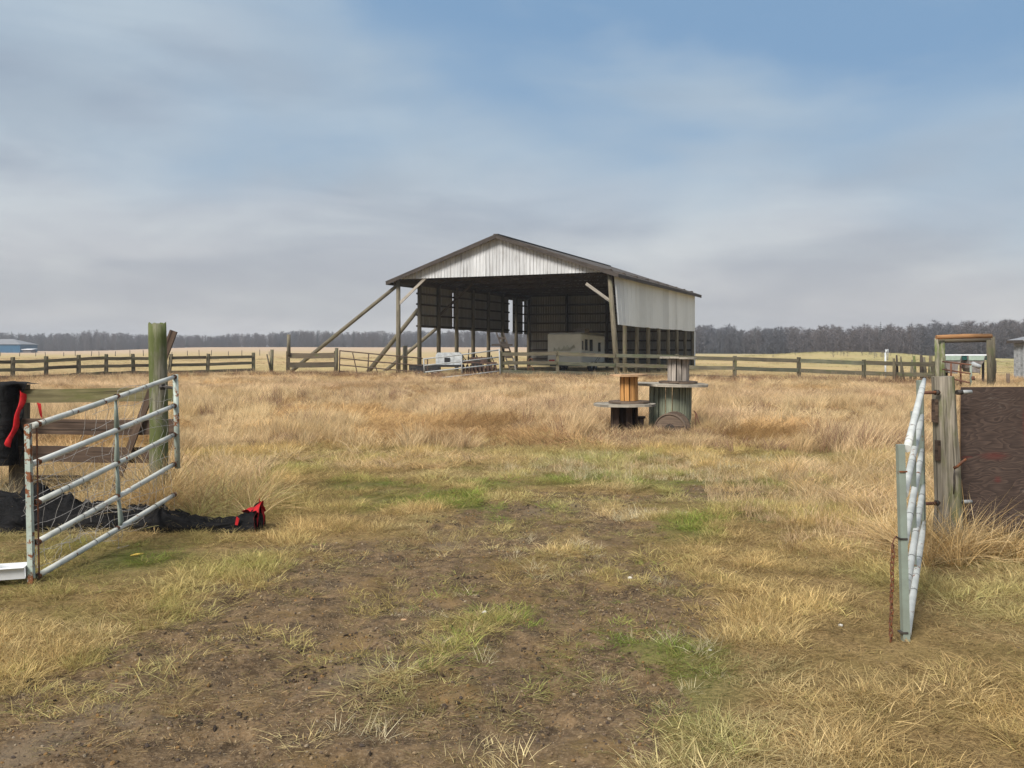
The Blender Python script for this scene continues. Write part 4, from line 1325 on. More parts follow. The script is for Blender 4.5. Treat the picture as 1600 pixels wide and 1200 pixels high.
for k in range(14):   # loose tangle
    c0 = wp(random.uniform(.25, .6), random.uniform(.05, .45))
    pts = [c0]
    dv = Vector((random.uniform(-1, 1), random.uniform(-1, 1), random.uniform(-.6, .6)))
    for s_ in range(7):
        dv = (dv + Vector([random.uniform(-.9, .9) for _ in range(3)])).normalized()
        pts.append(pts[-1] + dv * .07)
    pts = [Vector((p.x, p.y, max(p.z, .02))) for p in pts]
    mb.tube(pts, .0019, 3, caps=False)
mb.build('wire_mesh', M['wire'], lg, kind='stuff')

# white channel
wc = thing('metal_trough', 'white metal channel lying on the grass at the left edge', 'trough', (-3.6, 6.05, 0))
a0, a1 = Vector((-4.6, 5.75, .03)), Vector((-3.30, 6.10, .045))
dv = (a1 - a0).normalized(); sv = Vector((dv.y, -dv.x, 0))
MB().quadbox([a0 + sv * .05, a0 + sv * .055, a0 + sv * .085 + Vector((0, 0, .105)), a0 + sv * .08 + Vector((0, 0, .105))], [a1 + sv * .05, a1 + sv * .055, a1 + sv * .085 + Vector((0, 0, .105)), a1 + sv * .08 + Vector((0, 0, .105))], 1.3) if False else None
def strip(q0, q1, th, nm):
    mb = MB(); up = (q1 - q0)
    nrm_ = dv.cross(up).normalized() * th
    r0 = [a0 + q0, a0 + q0 + nrm_, a0 + q1 + nrm_, a0 + q1]
    r1 = [a1 + q0, a1 + q0 + nrm_, a1 + q1 + nrm_, a1 + q1]
    mb.quadbox(r0, r1, 1.3); return mb.build(nm, M['white'], wc)
strip(sv * .05, sv * .07 + Vector((0, 0, .085)), .003, 'side')
strip(-sv * .05, -sv * .07 + Vector((0, 0, .085)), .003, 'side')
strip(-sv * .05 + Vector((0, 0, .004)), sv * .05 + Vector((0, 0, .004)), .003, 'bottom')
strip(sv * .071 + Vector((0, 0, .086)), sv * .095 + Vector((0, 0, .083)), .003, 'lip')
MB().poly_prism([a1 + dv * .002 + sv * .048, a1 + dv * .002 + sv * .068 + Vector((0, 0, .084)), a1 + dv * .002 - sv * .068 + Vector((0, 0, .084)), a1 + dv * .002 - sv * .048], dv * .003).build('end_plate', M['silver_gate'], wc)
MB().tube([a1 - dv * .18 + Vector((0, 0, .10)), a1 - dv * .26 + Vector((0, 0, .13))], .02, 8).build('bracket', M['white'], wc)

# black tarp on the ground
tp = thing('black_tarp', 'crumpled black tarp lying along the ground with a bright red end', 'tarp', (-3.4, 8.0, 0))
path = [(-5.6, 8.25, .30, .15), (-5.0, 8.2, .30, .17), (-4.62, 8.15, .32, .25), (-4.36, 8.1, .34, .27), (-4.08, 8.1, .30, .25), (-3.82, 8.1, .26, .17), (-3.6, 8.1, .24, .15), (-3.42, 8.08, .22, .17), (-3.2, 8.05, .20, .20), (-3.05, 8.0, .18, .17),
        (-2.9, 7.98, .15, .11), (-2.75, 7.97, .13, .09), (-2.6, 7.98, .12, .085), (-2.45, 8.0, .12, .10), (-2.33, 8.02, .12, .14), (-2.25, 8.03, .12, .18)]
rows = []
pa = np.array(path)
ts = np.linspace(0, len(path) - 1, 130)
for t_ in ts:
    i = min(int(t_), len(path) - 2); fr_ = t_ - i
    x, y, w, h = pa[i] * (1 - fr_) + pa[i + 1] * fr_
    row = []
    g = gzf(x, y)
    for k in range(34):
        a = math.pi * k / 33
        nz = fbm(np.array([x * 3.0 + 20]), np.array([a * 1.6]), 1, 4, 55)[0] - .5
        nz2 = fbm(np.array([x * 9.0]), np.array([a * 3.4 + 5]), 1, 3, 56)[0] - .5
        rd = 1 - abs(2 * fbm(np.array([x * 3.5 + a * .8]), np.array([a * 2.2 + 9]), 1, 3, 57)[0] - 1)
        r = 1 + nz * 1.1 + nz2 * .3 + .55 * (rd ** 6 - .35)
        row.append(Vector((x + nz2 * .04, y - math.cos(a) * w * (1 + nz * .7), g - .01 + math.sin(a) ** .8 * h * r)))
    rows.append(row)
MB().grid(rows, True, .05).build('fabric', M['tarp'], tp)
# flared red lining at the end
rows = []
for s_ in range(8):
    f_ = s_ / 7
    row = []
    a0_, a1_ = 1.75 - 1.05 * f_, 2.6
    for k in range(18):
        a = a0_ + (a1_ - a0_) * k / 17
        nz = fbm(np.array([f_ * 3 + 3]), np.array([a * 2.4]), 1, 3, 91)[0] - .5
        hh = .145 + .085 * f_ ** 1.5
        row.append(Vector((-2.44 + .20 * f_ + nz * .03, 8.02 - math.cos(a) * (.128 + .02 * f_), gzf(-2.3, 8.02) + .004 + math.sin(a) ** .9 * hh * (1 + nz * .35))))
    rows.append(row)
MB().grid(rows, True, .05).build('red_lining', M['red'], tp)
rows = []
g8 = gzf(-2.3, 8.02)
for f_ in np.linspace(.02, 1, 8):
    row = []
    for t in np.linspace(0, math.pi, 20):
        pk_ = 1 + .28 * math.exp(-((t - 2.0) / .5) ** 2) + .08 * math.sin(5 * t)
        row.append(Vector((-2.262 - .05 * (1 - f_) + .012 * math.sin(4 * t + 3 * f_), 8.02 - .138 * f_ * math.cos(t), g8 + .006 + .215 * f_ * pk_ * abs(math.sin(t)) ** .8)))
    rows.append(row)
MB().grid(rows, True, .05).build('red_lining', M['red'], tp)
rows = []
for f_ in np.linspace(.02, 1, 6):
    rows.append([Vector((-2.235 - .02 * (1 - f_) + .01 * math.sin(3 * t), 7.96 - .075 * f_ * math.cos(t), g8 + .004 + .15 * f_ * abs(math.sin(t)) ** .8)) for t in np.linspace(0, math.pi, 14)])
MB().grid(rows, True, .05).build('inner_fold', M['tarp'], tp)
MB().poly_prism([Vector((-2.44, 7.888, .045)), Vector((-2.415, 7.885, .04)), Vector((-2.402, 7.89, .095)), Vector((-2.428, 7.895, .115))], (0, .012, 0)).build('red_patch', M['red'], tp)

# tarp draped over the fence
td = thing('draped_tarp', 'torn black tarp with a red strip draped over the left fence end', 'tarp', (-5.0, 8.85, .9))
rows = []
for i in range(34):
    v = i / 33
    row = []
    for j in range(26):
        u = j / 25
        xr = -4.76 - .02 * math.sin(v * 9)
        if v > .12: xr -= .13 * min(1, (v - .12) / .25) + .16 * (v - .12) + .05 * math.sin(v * 23) * v
        x = -5.9 + (xr + 5.9) * u
        nz = fbm(np.array([x * 4.0]), np.array([v * 2.2]), 1, 4, 66)[0] - .5
        fold = .05 * math.sin(x * 26 + 3 * math.sin(v * 4)) * min(1, v * 3)
        if v < .15:
            y = 9.06 - .22 * (v / .15); z = 1.26 + nz * .05 + .02 * math.sin(x * 11)
        else:
            y = 8.86 + fold + nz * .32 - .06 * (v - .15); z = 1.255 - (v - .15) * .84 + nz * .10
        if v >= .15: z = 1.255 - (v - .15) * .92 * (.55 + .75 * vnoise(np.array([x * 9.0]), np.array([3.0]), 5)[0]) + nz * .10
        row.append(Vector((x, y, z)))
    rows.append(row)
MB().grid(rows, True, .05).build('fabric', M['tarp'], td)
for k in range(7):
    x0_ = -5.35 + k * .085 + random.uniform(-.03, .03); pts = [Vector((x0_, 8.80, 1.0))]
    for q in range(9): pts.append(pts[-1] + Vector((random.uniform(-.03, .03) - .01, random.uniform(-.02, .02), -.055 - .02 * random.random())))
    MB().tube(pts, [.022] * 3 + [.016] * 4 + [.010, .006, .003], 6, sq=(1, .35)).build('hanging_strip', M['tarp'], td)
rows = []
for i in range(14):
    v = i / 13
    cx_ = -4.77 - .0 * v + (-.09) * v - .06 * v * v
    cz_ = 1.17 - .52 * v
    wv_ = .020 + .008 * math.sin(v * 14)
    if v < .15: wv_ = .030
    y = 8.74 + .02 * math.sin(v * 12)
    rows.append([Vector((cx_ - wv_, y, cz_ + .02)), Vector((cx_, y - .03, cz_)), Vector((cx_ + wv_, y + .01, cz_ - .02))])
MB().grid(rows, True, .05).build('red_strip', M['red'], td)
MB().grid([[Vector((-4.72, 8.9, 1.06)), Vector((-4.68, 8.9, 1.05))], [Vector((-4.70, 8.89, 1.0)), Vector((-4.67, 8.9, .97))], [Vector((-4.69, 8.9, .93)), Vector((-4.665, 8.9, .9))]], True).build('red_strip', M['red'], td)
# lower black bundle behind the gate
rows = []
for i in range(10):
    v = i / 9; row = []
    for j in range(14):
        a = math.pi * 2 * j / 13
        nz = fbm(np.array([v * 3 + 1]), np.array([math.cos(a) * 1.5 + 5]), 1, 3, 68)[0]
        row.append(Vector((-4.97 + math.cos(a) * (.05 + .05 * nz), 8.86 + math.sin(a) * .10 * (0.7 + nz), .45 + v * .75)))
    rows.append(row)
MB().grid(rows, True, .05).build('bundle', M['tarp'], td)
# yellow peel and scrap plank
MB().tube([P(204, 868, 6.94), P(214, 866.5, 6.98), P(225, 864.5, 7.02)], [.006, .022, .008], 8, sq=(1, .5)).solo('yellow_peel', M['yellow'], 'small yellow peel lying on the grass below the left gate', 'peel', tuple(P(214, 867, 6.98)))
pk = thing('scrap_pallet', 'dark broken pallet half buried in straw behind the left gate', 'pallet', (-4.9, 9.6, 0))
for i in range(3): MB().beam((-5.35, 9.5 + i * .13, .16 + .02 * i), (-4.6, 9.45 + i * .13, .17 + .02 * i), .09, .02).build('slat', M['board_brown'], pk)
for x in (-5.3, -4.95, -4.65): MB().beam((x, 9.42, .10), (x, 9.85, .12), .04, .09).build('runner', M['fence_dark'], pk)

# ------------------------------------------------------------------ RIGHT FOREGROUND
RP = Vector((3.40, 7.05, 0))
rp = thing('gate_post', 'split grey post with a mossy top beside the plywood sheet at the right', 'post', (RP.x, RP.y, gzf(RP.x, RP.y)))
mb = MB()
zs = np.linspace(-.25, 1.37, 12)
n_ = 22
b0 = len(mb.v)
pts, rad = [], []
mbp = MB()
ph = [random.uniform(-1, 1) for _ in range(n_)]
for zi, z in enumerate(zs):
    cx_ = 3.445 - .052 * (z / 1.37)
    r = .095 - .018 * max(0, z) / 1.37 + (.012 if z < .2 else 0)
    for k in range(n_):
        a = 2 * math.pi * k / n_
        rr = r * (1 + .05 * ph[k] + .03 * random.uniform(-1, 1) + .05 * math.cos(2 * a + 1))
        if k in (16, 17) and z < 1.1: rr *= .80       # the long crack facing the camera
        if k == 20 and .3 < z < .95: rr *= 1.12
        mbp.v.append((cx_ + math.cos(a) * rr, RP.y + math.sin(a) * rr, z + (.012 * random.random() if zi == 11 else 0)))
for zi in range(11):
    for k in range(n_):
        k2 = (k + 1) % n_
        mbp.face((zi * n_ + k, zi * n_ + k2, (zi + 1) * n_ + k2, (zi + 1) * n_ + k), [(zs[zi], k * .027), (zs[zi], (k + 1) * .027), (zs[zi + 1], (k + 1) * .027), (zs[zi + 1], k * .027)], False)
mbp.face(tuple(11 * n_ + k for k in range(n_)), [(.08 * math.cos(k * .285), .08 * math.sin(k * .285)) for k in range(n_)])
mbp.build('trunk', M['post_grey'], rp)
MB().box((3.30, 6.99, 1.02), (3.325, 7.05, 1.20)).build('batten', M['board_brown'], rp)
MB().box((3.325, 6.99, .72), (3.345, 7.05, .88)).build('batten', M['board_brown'], rp)
for (z, xe) in ((1.255, 3.62), (.395, 3.62)):
    MB().tube([(3.17, 6.93, z), (3.33, 6.98, z)], .013, 8).build('hinge_bolt', M['rust'], rp)
    MB().tube([(3.295, 6.97, z), (3.315, 6.975, z)], .024, 6).build('nut', M['dark_iron'], rp)
    MB().tube([(3.475, 7.0, z), (xe - .1, 7.01, z)], .020, 8).build('hinge_bolt', M['dark_iron'], rp)
    MB().tube([(xe - .1, 7.01, z + .002), (xe - .02, 7.02, z + .003)], .015, 8).build('hinge_bolt', M['silver_gate'], rp)
MB().tube([P(1491, 731, 6.93), P(1497, 728, 6.90), P(1503, 722, 6.88), P(1510, 717, 6.87)], [.013, .011, .010, .009], 7).build('iron_hook', M['rust'], rp)
MB().tube([P(1492, 731, 6.93), P(1490, 745, 6.93), P(1491, 757, 6.93), P(1490, 772, 6.94)], [.006, .005, .007, .005], 6).build('chain_stub', M['dark_iron'], rp)

# plywood
pw = thing('plywood_panel', 'dark weathered plywood sheet with red stains standing at the right edge', 'panel', (4.8, 7.2, 0))
mb = MB()
x0_, x1_, z0_, z1_ = 3.595, 6.03, .125, 1.288
b_ = 0
mb.v = [(x0_, 7.18, z0_), (x1_, 7.2, z0_), (x1_, 7.2, z1_ + .01), (x0_, 7.18, z1_), (x0_, 7.198, z0_), (x1_, 7.218, z0_), (x1_, 7.218, z1_ + .01), (x0_, 7.198, z1_)]
W_, H_ = x1_ - x0_, z1_ - z0_
mb.face((0, 1, 2, 3), [(0, 0), (W_, 0), (W_, H_), (0, H_)])
mb.face((5, 4, 7, 6), [(0, 0), (W_, 0), (W_, H_), (0, H_)])
mb.build('sheet', M['plywood'], pw)
mb = MB()
mb.v = [(x0_, 7.18, z0_), (x1_, 7.2, z0_), (x1_, 7.2, z1_ + .01), (x0_, 7.18, z1_), (x0_, 7.198, z0_), (x1_, 7.218, z0_), (x1_, 7.218, z1_ + .01), (x0_, 7.198, z1_)]
for f_ in ((3, 2, 6, 7), (0, 3, 7, 4), (1, 0, 4, 5), (2, 1, 5, 6)): mb.face(f_, [(0, 0), (2, 0), (2, .02), (0, .02)])
mb.build('sheet_edge', M['spool_tan'], pw)
for x in (4.55, 5.95):
    MB().beam((x, 7.28, -.2), (x, 7.28, 1.22), .09, .09, (0, 1, 0)).build('backing_post', M['fence_dark'], pw)

# right gate
HF, HN = Vector((3.04, 6.68, 0)), Vector((2.125, 4.9, 0))
rg = thing('tube_gate', 'pale tube gate seen almost end on, swung open at the right with a chain', 'gate', tuple(HN))
zf = [1.372, 1.11, .854, .588, .317]; zn = [1.05, .80, .53, .27, .035]
def RG(t, z): return Vector((HN.x + (HF.x - HN.x) * t, HN.y + (HF.y - HN.y) * t, z))
def rbar(i, t): return RG(t, zn[i] + (zf[i] - zn[i]) * t)
for i in range(5):
    e = (.035, .02, .02, .03, .035)[i]
    pts = [rbar(i, q) + Vector((e, 0, 0)) for q in np.linspace(.0, .985, 7)]
    MB().tube(pts, [.021] * 6 + [.013], 12).build('bar', M['gate_white'], rg)
boxtube(RG(-.01, 1.075), RG(-.01, .005) + Vector((.028, 0, 0)), .037, .037, M['gate_green'], 'upright', rg)
boxtube(RG(1.0, 1.36), RG(1.0, .25) + Vector((.02, 0, 0)), .035, .045, M['gate_green'], 'upright', rg)
for tq, z0_, z1_ in ((.5, zn[0] * .5 + zf[0] * .5, .16), (.985, 1.3, .31)):
    MB().beam(RG(tq, z0_) + Vector((.01, 0, -.02)), RG(tq, z1_) + Vector((.015, 0, 0)), .055, .012, (1, 0, 0)).build('stay', M['gate_green'], rg)
mb = MB()
for i in range(5):
    for q in np.linspace(.05, .97, 15 if i != 1 else 8):
        if random.random() < .6: continue
        p_ = rbar(i, q + random.uniform(-.02, .02)) + Vector(((.035, .02, .02, .03, .035)[i], 0, 0)); dd = (HF - HN).normalized()
        tl = Vector((dd.x, dd.y, random.uniform(-.1, .4))).normalized()
        mb.tube([p_ - tl * .003, p_ + tl * .003], .0228, 10, caps=False)
mb.build('wire_tie', M['dark_iron'], rg, kind='stuff')
for z in (.565, .055, .93):
    MB().beam(RG(-.012, z) + Vector((.014 - .005 * z, -.0, .004)), RG(-.012, z) + Vector((.014 - .005 * z, 0, -.004)), .042, .042, (0, 1, 0)).build('wire_band', M['dark_iron'] if z < .9 else M['rust'], rg)

# chain
cn = thing('hanging_chain', 'rusty link chain hanging beside the near end of the right gate', 'chain', (2.06, 4.86, 0))
link = MB()
lp_ = [Vector((.0085 * math.cos(a), 0, (.0125 if math.sin(a) > 0 else -.0125) + .0085 * math.sin(a))) for a in np.linspace(0, 2 * math.pi, 13)]
link.tube(lp_, .0036, 6, caps=False)
lm = link.mesh('link'); lm.materials.append(M['rust'])
nl = 17
for i in range(nl):
    t_ = i / (nl - 1)
    z = EYE - (857 - HOR) / F * 4.86 - .0305 * i
    o = bpy.data.objects.new('link', lm)
    SC.collection.objects.link(o); o.parent = cn
    xw = (1395 - 800) / F * 4.86 - .012 * t_ + .002 * math.sin(i * 1.3)
    o.location = (xw - 2.06, 0, z)
    o.rotation_euler = (0, random.uniform(-.08, .08), (math.pi / 2 if i % 2 else 0) + .6 + random.uniform(-.2, .2))
MB().tube([P(1394, 852, 4.86), P(1397, 842, 4.87), P(1401, 838, 4.9)], .004, 6).build('hook', M['rust'], cn)

# ------------------------------------------------------------------ small stones, litter (things)
def stone(px_, py_, r, mat, label, cat='stone', flat=.6):
    Z_ = 2240.0 / (py_ - HOR)
    x_ = (px_ - 800) / F * Z_
    g = gzf(x_, Z_); r *= .72
    mb = MB()
    rings = []
    for i in range(6):
        th = math.pi * i / 5
        rings.append([Vector((x_ + r * math.sin(th) * math.cos(a) * (1 + .2 * math.sin(3 * a + i)), Z_ + r * .8 * math.sin(th) * math.sin(a), g + r * flat * .5 + r * flat * math.cos(th) * (1 + .12 * math.cos(2 * a)))) for a in np.linspace(0, 2 * math.pi, 10)])
    mb.grid(rings, False, .05)
    return mb.solo('stone', mat, label, cat, (x_, Z_, g))
stone(757, 952, .022, M['stone_white'], 'white stone in the grass strip between the wheel tracks')
stone(631, 958, .026, M['spool_tan'], 'flat tan stone lying on the left wheel track', flat=.35)
stone(984, 900, .022, M['stone_white'], 'pale stone on the bare earth of the right wheel track')
stone(1168, 788, .030, M['stone_white'], 'white stone at the right end of the far earth patch')
stone(1313, 981, .020, M['stone_white'], 'small white stone in the dry grass left of the right gate')
stone(1110, 1018, .012, M['stone_white'], 'tiny pink-white stone in the grass by the green tufts', flat=.5)

# ------------------------------------------------------------------ VEGETATION PROTOTYPES
PROTO = bpy.data.collections.new('grass_sources')      # never linked to the scene: only a source for scattering


def blade_mesh(name, n, r, hmin, hmax, w, lean, curl, seg=3, flat=0.0, dirbias=None, seed=0):
    rg_ = np.random.default_rng(seed)
    V, Fc, A = [], [], []
    for i in range(n):
        a = rg_.uniform(0, 2 * math.pi); rr = r * math.sqrt(rg_.uniform(0, 1))
        bx, by = rr * math.cos(a), rr * math.sin(a)
        h = rg_.uniform(hmin, hmax)
        az = a + rg_.normal(0, 1.0) if dirbias is None else dirbias + rg_.normal(0, .9)
        th = abs(rg_.normal(lean, .25)) + flat
        th = min(th, 1.5)
        cu = abs(rg_.normal(curl, .3))
        dx, dy = math.cos(az), math.sin(az)
        fa = rg_.uniform(0, math.pi)
        px, py = -math.sin(fa), math.cos(fa)
        px = px * .5 - dy * .5; py = py * .5 + dx * .5
        nn_ = math.hypot(px, py) + 1e-6; px /= nn_; py /= nn_
        ww = w * rg_.uniform(.6, 1.3)
        x, y, z = bx, by, -.01
        b = len(V)
        L = h / seg
        for s in range(seg):
            f = 1 - s / seg * .6
            V += [(x - px * ww / 2 * f, y - py * ww / 2 * f, z), (x + px * ww / 2 * f, y + py * ww / 2 * f, z)]
            t_ = min(th + cu * (s / seg), 1.75)
            x += dx * math.sin(t_) * L; y += dy * math.sin(t_) * L; z += math.cos(t_) * L
            z = max(z, .006)
        V.append((x, y, z))
        for s in range(seg - 1): Fc.append((b + 2 * s, b + 2 * s + 1, b + 2 * s + 3, b + 2 * s + 2))
        Fc.append((b + 2 * seg - 2, b + 2 * seg - 1, b + 2 * seg))
        A += [rg_.uniform()] * (2 * seg + 1)
    me = bpy.data.meshes.new(name)
    me.from_pydata(V, [], Fc)
    at = me.attributes.new('rnd', 'FLOAT', 'POINT'); at.data.foreach_set('value', np.array(A, np.float32))
    me.materials.append(M['grass'])
    o = bpy.data.objects.new(name, me)
    PROTO.objects.link(o)
    return o


for i in range(5): blade_mesh('source_%02d' % i, 70, .15, .20, .48, .0065, .30, .75, 4, dirbias=None if i < 2 else 1.2 + i, seed=i)           # 0-4 tall
for i in range(5, 9): blade_mesh('source_%02d' % i, 46, .085, .04, .115, .0032, .65, .7, 3, seed=i)                                            # 5-8 short
for i in range(9, 12): blade_mesh('source_%02d' % i, 46, .12, .05, .17, .0036, 1.25, .5, 3, flat=.1, seed=i)                                     # 9-11 matted
for i in range(12, 14): blade_mesh('source_%02d' % i, 34, .055, .05, .14, .0023, .75, .7, 3, seed=i)                                             # 12-13 sprig
for i in range(14, 16): blade_mesh('source_%02d' % i, 60, .22, .18, .50, .0085, .5, .3, 3, seed=i)                                               # 14-15 brown weeds
for i in range(16, 18): blade_mesh('source_%02d' % i, 60, .07, .45, .80, .0055, .35, .9, 6, seed=i)                                              # 16-17 big near clumps

for i in range(18, 20): blade_mesh('source_%02d' % i, 22, .16, .02, .075, .0034, 1.45, .1, 2, flat=.1, seed=i)                                  # 18-19 litter


def scatter(name, label, cat, pts, rot, scl, idx, col, coll=None):
    n = len(pts)
    me = bpy.data.meshes.new(name)
    me.vertices.add(n); me.vertices.foreach_set('co', np.asarray(pts, np.float32).ravel())
    for nm, ty, key, arr in (('rot', 'FLOAT_VECTOR', 'vector', rot), ('scl', 'FLOAT_VECTOR', 'vector', scl), ('idx', 'INT', 'value', idx), ('tcol', 'FLOAT_VECTOR', 'vector', col)):
        at = me.attributes.new(nm, ty, 'POINT')
        at.data.foreach_set(key, (np.asarray(arr, np.int32) if ty == 'INT' else np.asarray(arr, np.float32)).ravel())
    o = bpy.data.objects.new(name, me)
    SC.collection.objects.link(o)
    tag(o, label, cat, None, 'stuff')
    ng_ = bpy.data.node_groups.new(name + '_scatter', 'GeometryNodeTree')
    ng_.interface.new_socket('Geometry', in_out='INPUT', socket_type='NodeSocketGeometry')
    ng_.interface.new_socket('Geometry', in_out='OUTPUT', socket_type='NodeSocketGeometry')
    gi, go = ng_.nodes.new('NodeGroupInput'), ng_.nodes.new('NodeGroupOutput')
    ci = ng_.nodes.new('GeometryNodeCollectionInfo')
    ci.inputs['Collection'].default_value = coll or PROTO
    ci.inputs['Separate Children'].default_value = True
    ci.inputs['Reset Children'].default_value = True
    ip = ng_.nodes.new('GeometryNodeInstanceOnPoints')
    ip.inputs['Pick Instance'].default_value = True
    def na(nm, ty):
        a = ng_.nodes.new('GeometryNodeInputNamedAttribute'); a.data_type = ty; a.inputs['Name'].default_value = nm
        return a.outputs['Attribute']
    L = ng_.links
    L.new(gi.outputs[0], ip.inputs['Points']); L.new(ci.outputs[0], ip.inputs['Instance'])
    L.new(na('idx', 'INT'), ip.inputs['Instance Index'])
    L.new(na('rot', 'FLOAT_VECTOR'), ip.inputs['Rotation'])
    L.new(na('scl', 'FLOAT_VECTOR'), ip.inputs['Scale'])
    L.new(ip.outputs[0], go.inputs[0])
    md = o.modifiers.new('scatter', 'NODES'); md.node_group = ng_
    return o


def mixc(a, b, t):
    t = np.asarray(t)[:, None]
    return np.asarray(a) * (1 - t) + np.asarray(b) * t


STRAW = np.array((.78, .60, .34)); GOLD = np.array((.67, .48, .23)); PINK = np.array((.74, .54, .33)); BROWN = np.array((.27, .17, .115))
GREEN = np.array((.21, .29, .06)); YGREEN = np.array((.48, .43, .18)); PALE = np.array((.76, .67, .44)); DULL = np.array((.34, .235, .11))


def sample(n, y0, y1, power=1.0, pad=1.5, k=.66):
    """random points in the widening strip in front of the camera"""
    u = RNG.uniform(0, 1, n) ** power
    y = y0 + (y1 - y0) * u
    x = RNG.uniform(-1, 1, n) * (k * y + pad)
    return x, y


def yaw(n, tilt=.12):
    return np.stack([RNG.normal(0, tilt, n), RNG.normal(0, tilt, n), RNG.uniform(0, 6.283, n)], -1)


def scl3(n, lo, hi, zf_=None):
    s_ = RNG.uniform(lo, hi, n)
    return np.stack([s_, s_, s_ * (1 if zf_ is None else zf_)], -1)


def tall_mask(x, y):
    """how much of the tall dry grass grows here"""
    n = fbm(x, y, 2.5, 3, 40) - .5
    edge = np.interp(x, [-12, -6, -3, 0, 3, 5, 8], [10.5, 12.5, 14.3, 14.0, 13.9, 13.0, 11.5])
    m = S(y + n * 3.0, edge - .5, edge + .9)
    return m


# tall grass of the middle ground
x, y = sample(52000, 9, 50, 1.25, 3)
m = tall_mask(x, y)
gaps = S(fbm(x, y, 3.2, 4, 44), .30, .50)
track = 1 - .8 * ell(x, y, 6.5, 24, 2.2, 9)              # trampled lane at the right
barnside = 1 - S(y - (47.0 - .0 * x), 0, 3)
keep = RNG.uniform(0, 1, len(x)) < m * (.28 + .72 * gaps) * (.35 + .65 * track) * np.clip(barnside + .15, 0, 1)
keep &= ~((np.hypot(x - 2.07, y - 16.5) < .55) | (np.hypot(x - 3.03, y - 17.2) < .6) | (np.hypot(x - 2.84, y - 16.2) < .3))
x, y, gaps = x[keep], y[keep], gaps[keep]
n = len(x); print('tall', n)
hn = .30 + .35 * fbm(x, y, 5.0, 2, 49) + 1.0 * S(fbm(x, y, 1.3, 3, 50), .30, .72)
la = 6.283 * fbm(x, y, 2.6, 3, 51) * 1.6; lm_ = .15 + .75 * S(fbm(x, y, 1.4, 3, 52), .35, .7)
lean_rot = np.stack([lm_ * np.sin(la) * .55 + RNG.normal(0, .12, n), lm_ * np.cos(la) * .55 + RNG.normal(0, .12, n), RNG.uniform(-.6, .6, n)], -1)
hn *= .80 - .36 * S(y, 22, 40)
flat_ = (fbm(x, y, 2.2, 3, 58) > .58) | ((fbm(x, y, 1.0, 3, 59) > .66))
wid = 1 + .7 * S(y, 15, 40)
s_ = RNG.uniform(.8, 1.2, n)
scl = np.stack([s_ * wid, s_ * wid, s_ * hn], -1)
front = np.where((y > 14.5) & (y < 16.9) & (np.abs(x - 2.5) < 1.1), .62, 1.0)
scl[:, 2] *= front
t1 = np.clip(fbm(x, y, 4.0, 3, 60) * 1.6 - .3, 0, 1); t2 = np.clip(S(fbm(x, y, 2.0, 4, 61), .55, .75), 0, 1)
col = mixc(STRAW, PINK, t1); col = col * (1 - .45 * t2[:, None]) + GOLD * .45 * t2[:, None]
rb_ = RNG.uniform(0, 1, n) < .07 + .18 * (1 - gaps)
col[rb_] = BROWN * 1.3
col[flat_] *= np.array((.80, .70, .58))
col *= RNG.uniform(.8, 1.12, n)[:, None]
scatter('tall_grass', 'tall pale dry grass standing across the middle of the field', 'grass', np.stack([x, y, gz(x, y)], -1), lean_rot, np.where(flat_[:, None], np.stack([s_ * 2.6, s_ * 2.6, s_ * 1.6], -1), scl), np.where(flat_, RNG.integers(9, 12, n), RNG.integers(0, 5, n)), col)

# short grass, near and middle
x, y = sample(60000, 2.6, 16.5, .80, 1.6)
d = dirt_mask(x, y); g = green_mask(x, y); tm = tall_mask(x, y)
clump = fbm(x, y, .45, 3, 70)
dens = (1 - d) ** 1.3 * (.30 + .70 * S(clump, .35, .6)) * (1 - .7 * tm)
dens = np.maximum(dens, .26 * (fbm(x, y, .30, 3, 74) > .56))
dens = np.where((y < 3.9) & (x > -2.2) & (x < .5), dens * .15, dens)
keep = RNG.uniform(0, 1, len(x)) < dens
x, y, g, d, clump = x[keep], y[keep], g[keep], d[keep], clump[keep]
n = len(x); print('short', n)
right = S(x - .18 * y, .6, 2.2)
t1 = fbm(x, y, 1.1, 3, 71)
gold = np.clip(S(fbm(x, y, 2.0, 3, 72), .45, .65) + right * .5 * (1 - S(y, 6, 8)) , 0, 1)
col = mixc(PALE, STRAW, np.clip(t1 * 1.5 - .25, 0, 1))
col = col * (1 - .75 * gold[:, None]) + GOLD * .75 * gold[:, None]
band = S(y, 10.4, 11.6) * (1 - S(x, -1.5, 1.0))
col = col * (1 - .6 * band[:, None]) + GOLD * .6 * band[:, None]
gg = np.clip(g * 1.2 + RNG.normal(0, .18, n), 0, 1)
yg = np.clip(S(fbm(x, y, .9, 3, 73), .42, .62) * .55 + .25 * d, 0, 1)
col = col * (1 - yg[:, None]) + YGREEN * yg[:, None]
col = col * (1 - gg[:, None]) + GREEN * 1.15 * gg[:, None]
dull = RNG.uniform(0, 1, n) < .30 + .35 * S(fbm(x, y, 1.3, 3, 76), .45, .62)
col[dull] = col[dull] * .45 + DULL * .5
neard = ((1 - .06 * (1 - S(y, 7.5, 11.5))) * (.76 + .48 * S(clump, .42, .68)))[:, None] * np.array((.99, .98, .88))
col *= RNG.uniform(.75, 1.15, n)[:, None] * neard
idx = np.where(RNG.uniform(0, 1, n) < .55 + .3 * right * (1 - S(y, 7, 9)), RNG.integers(9, 12, n), RNG.integers(5, 9, n))
hf = (.34 + .95 * S(clump, .48, .74)) * (1 - .35 * gg)
hf *= 1 - .45 * d
hf *= 1 + .5 * S(x - .30 * y, .1, .9) * S(y, 6.5, 8.5)
s_ = RNG.uniform(.75, 1.25, n) * (1 + .5 * S(y, 8, 15))
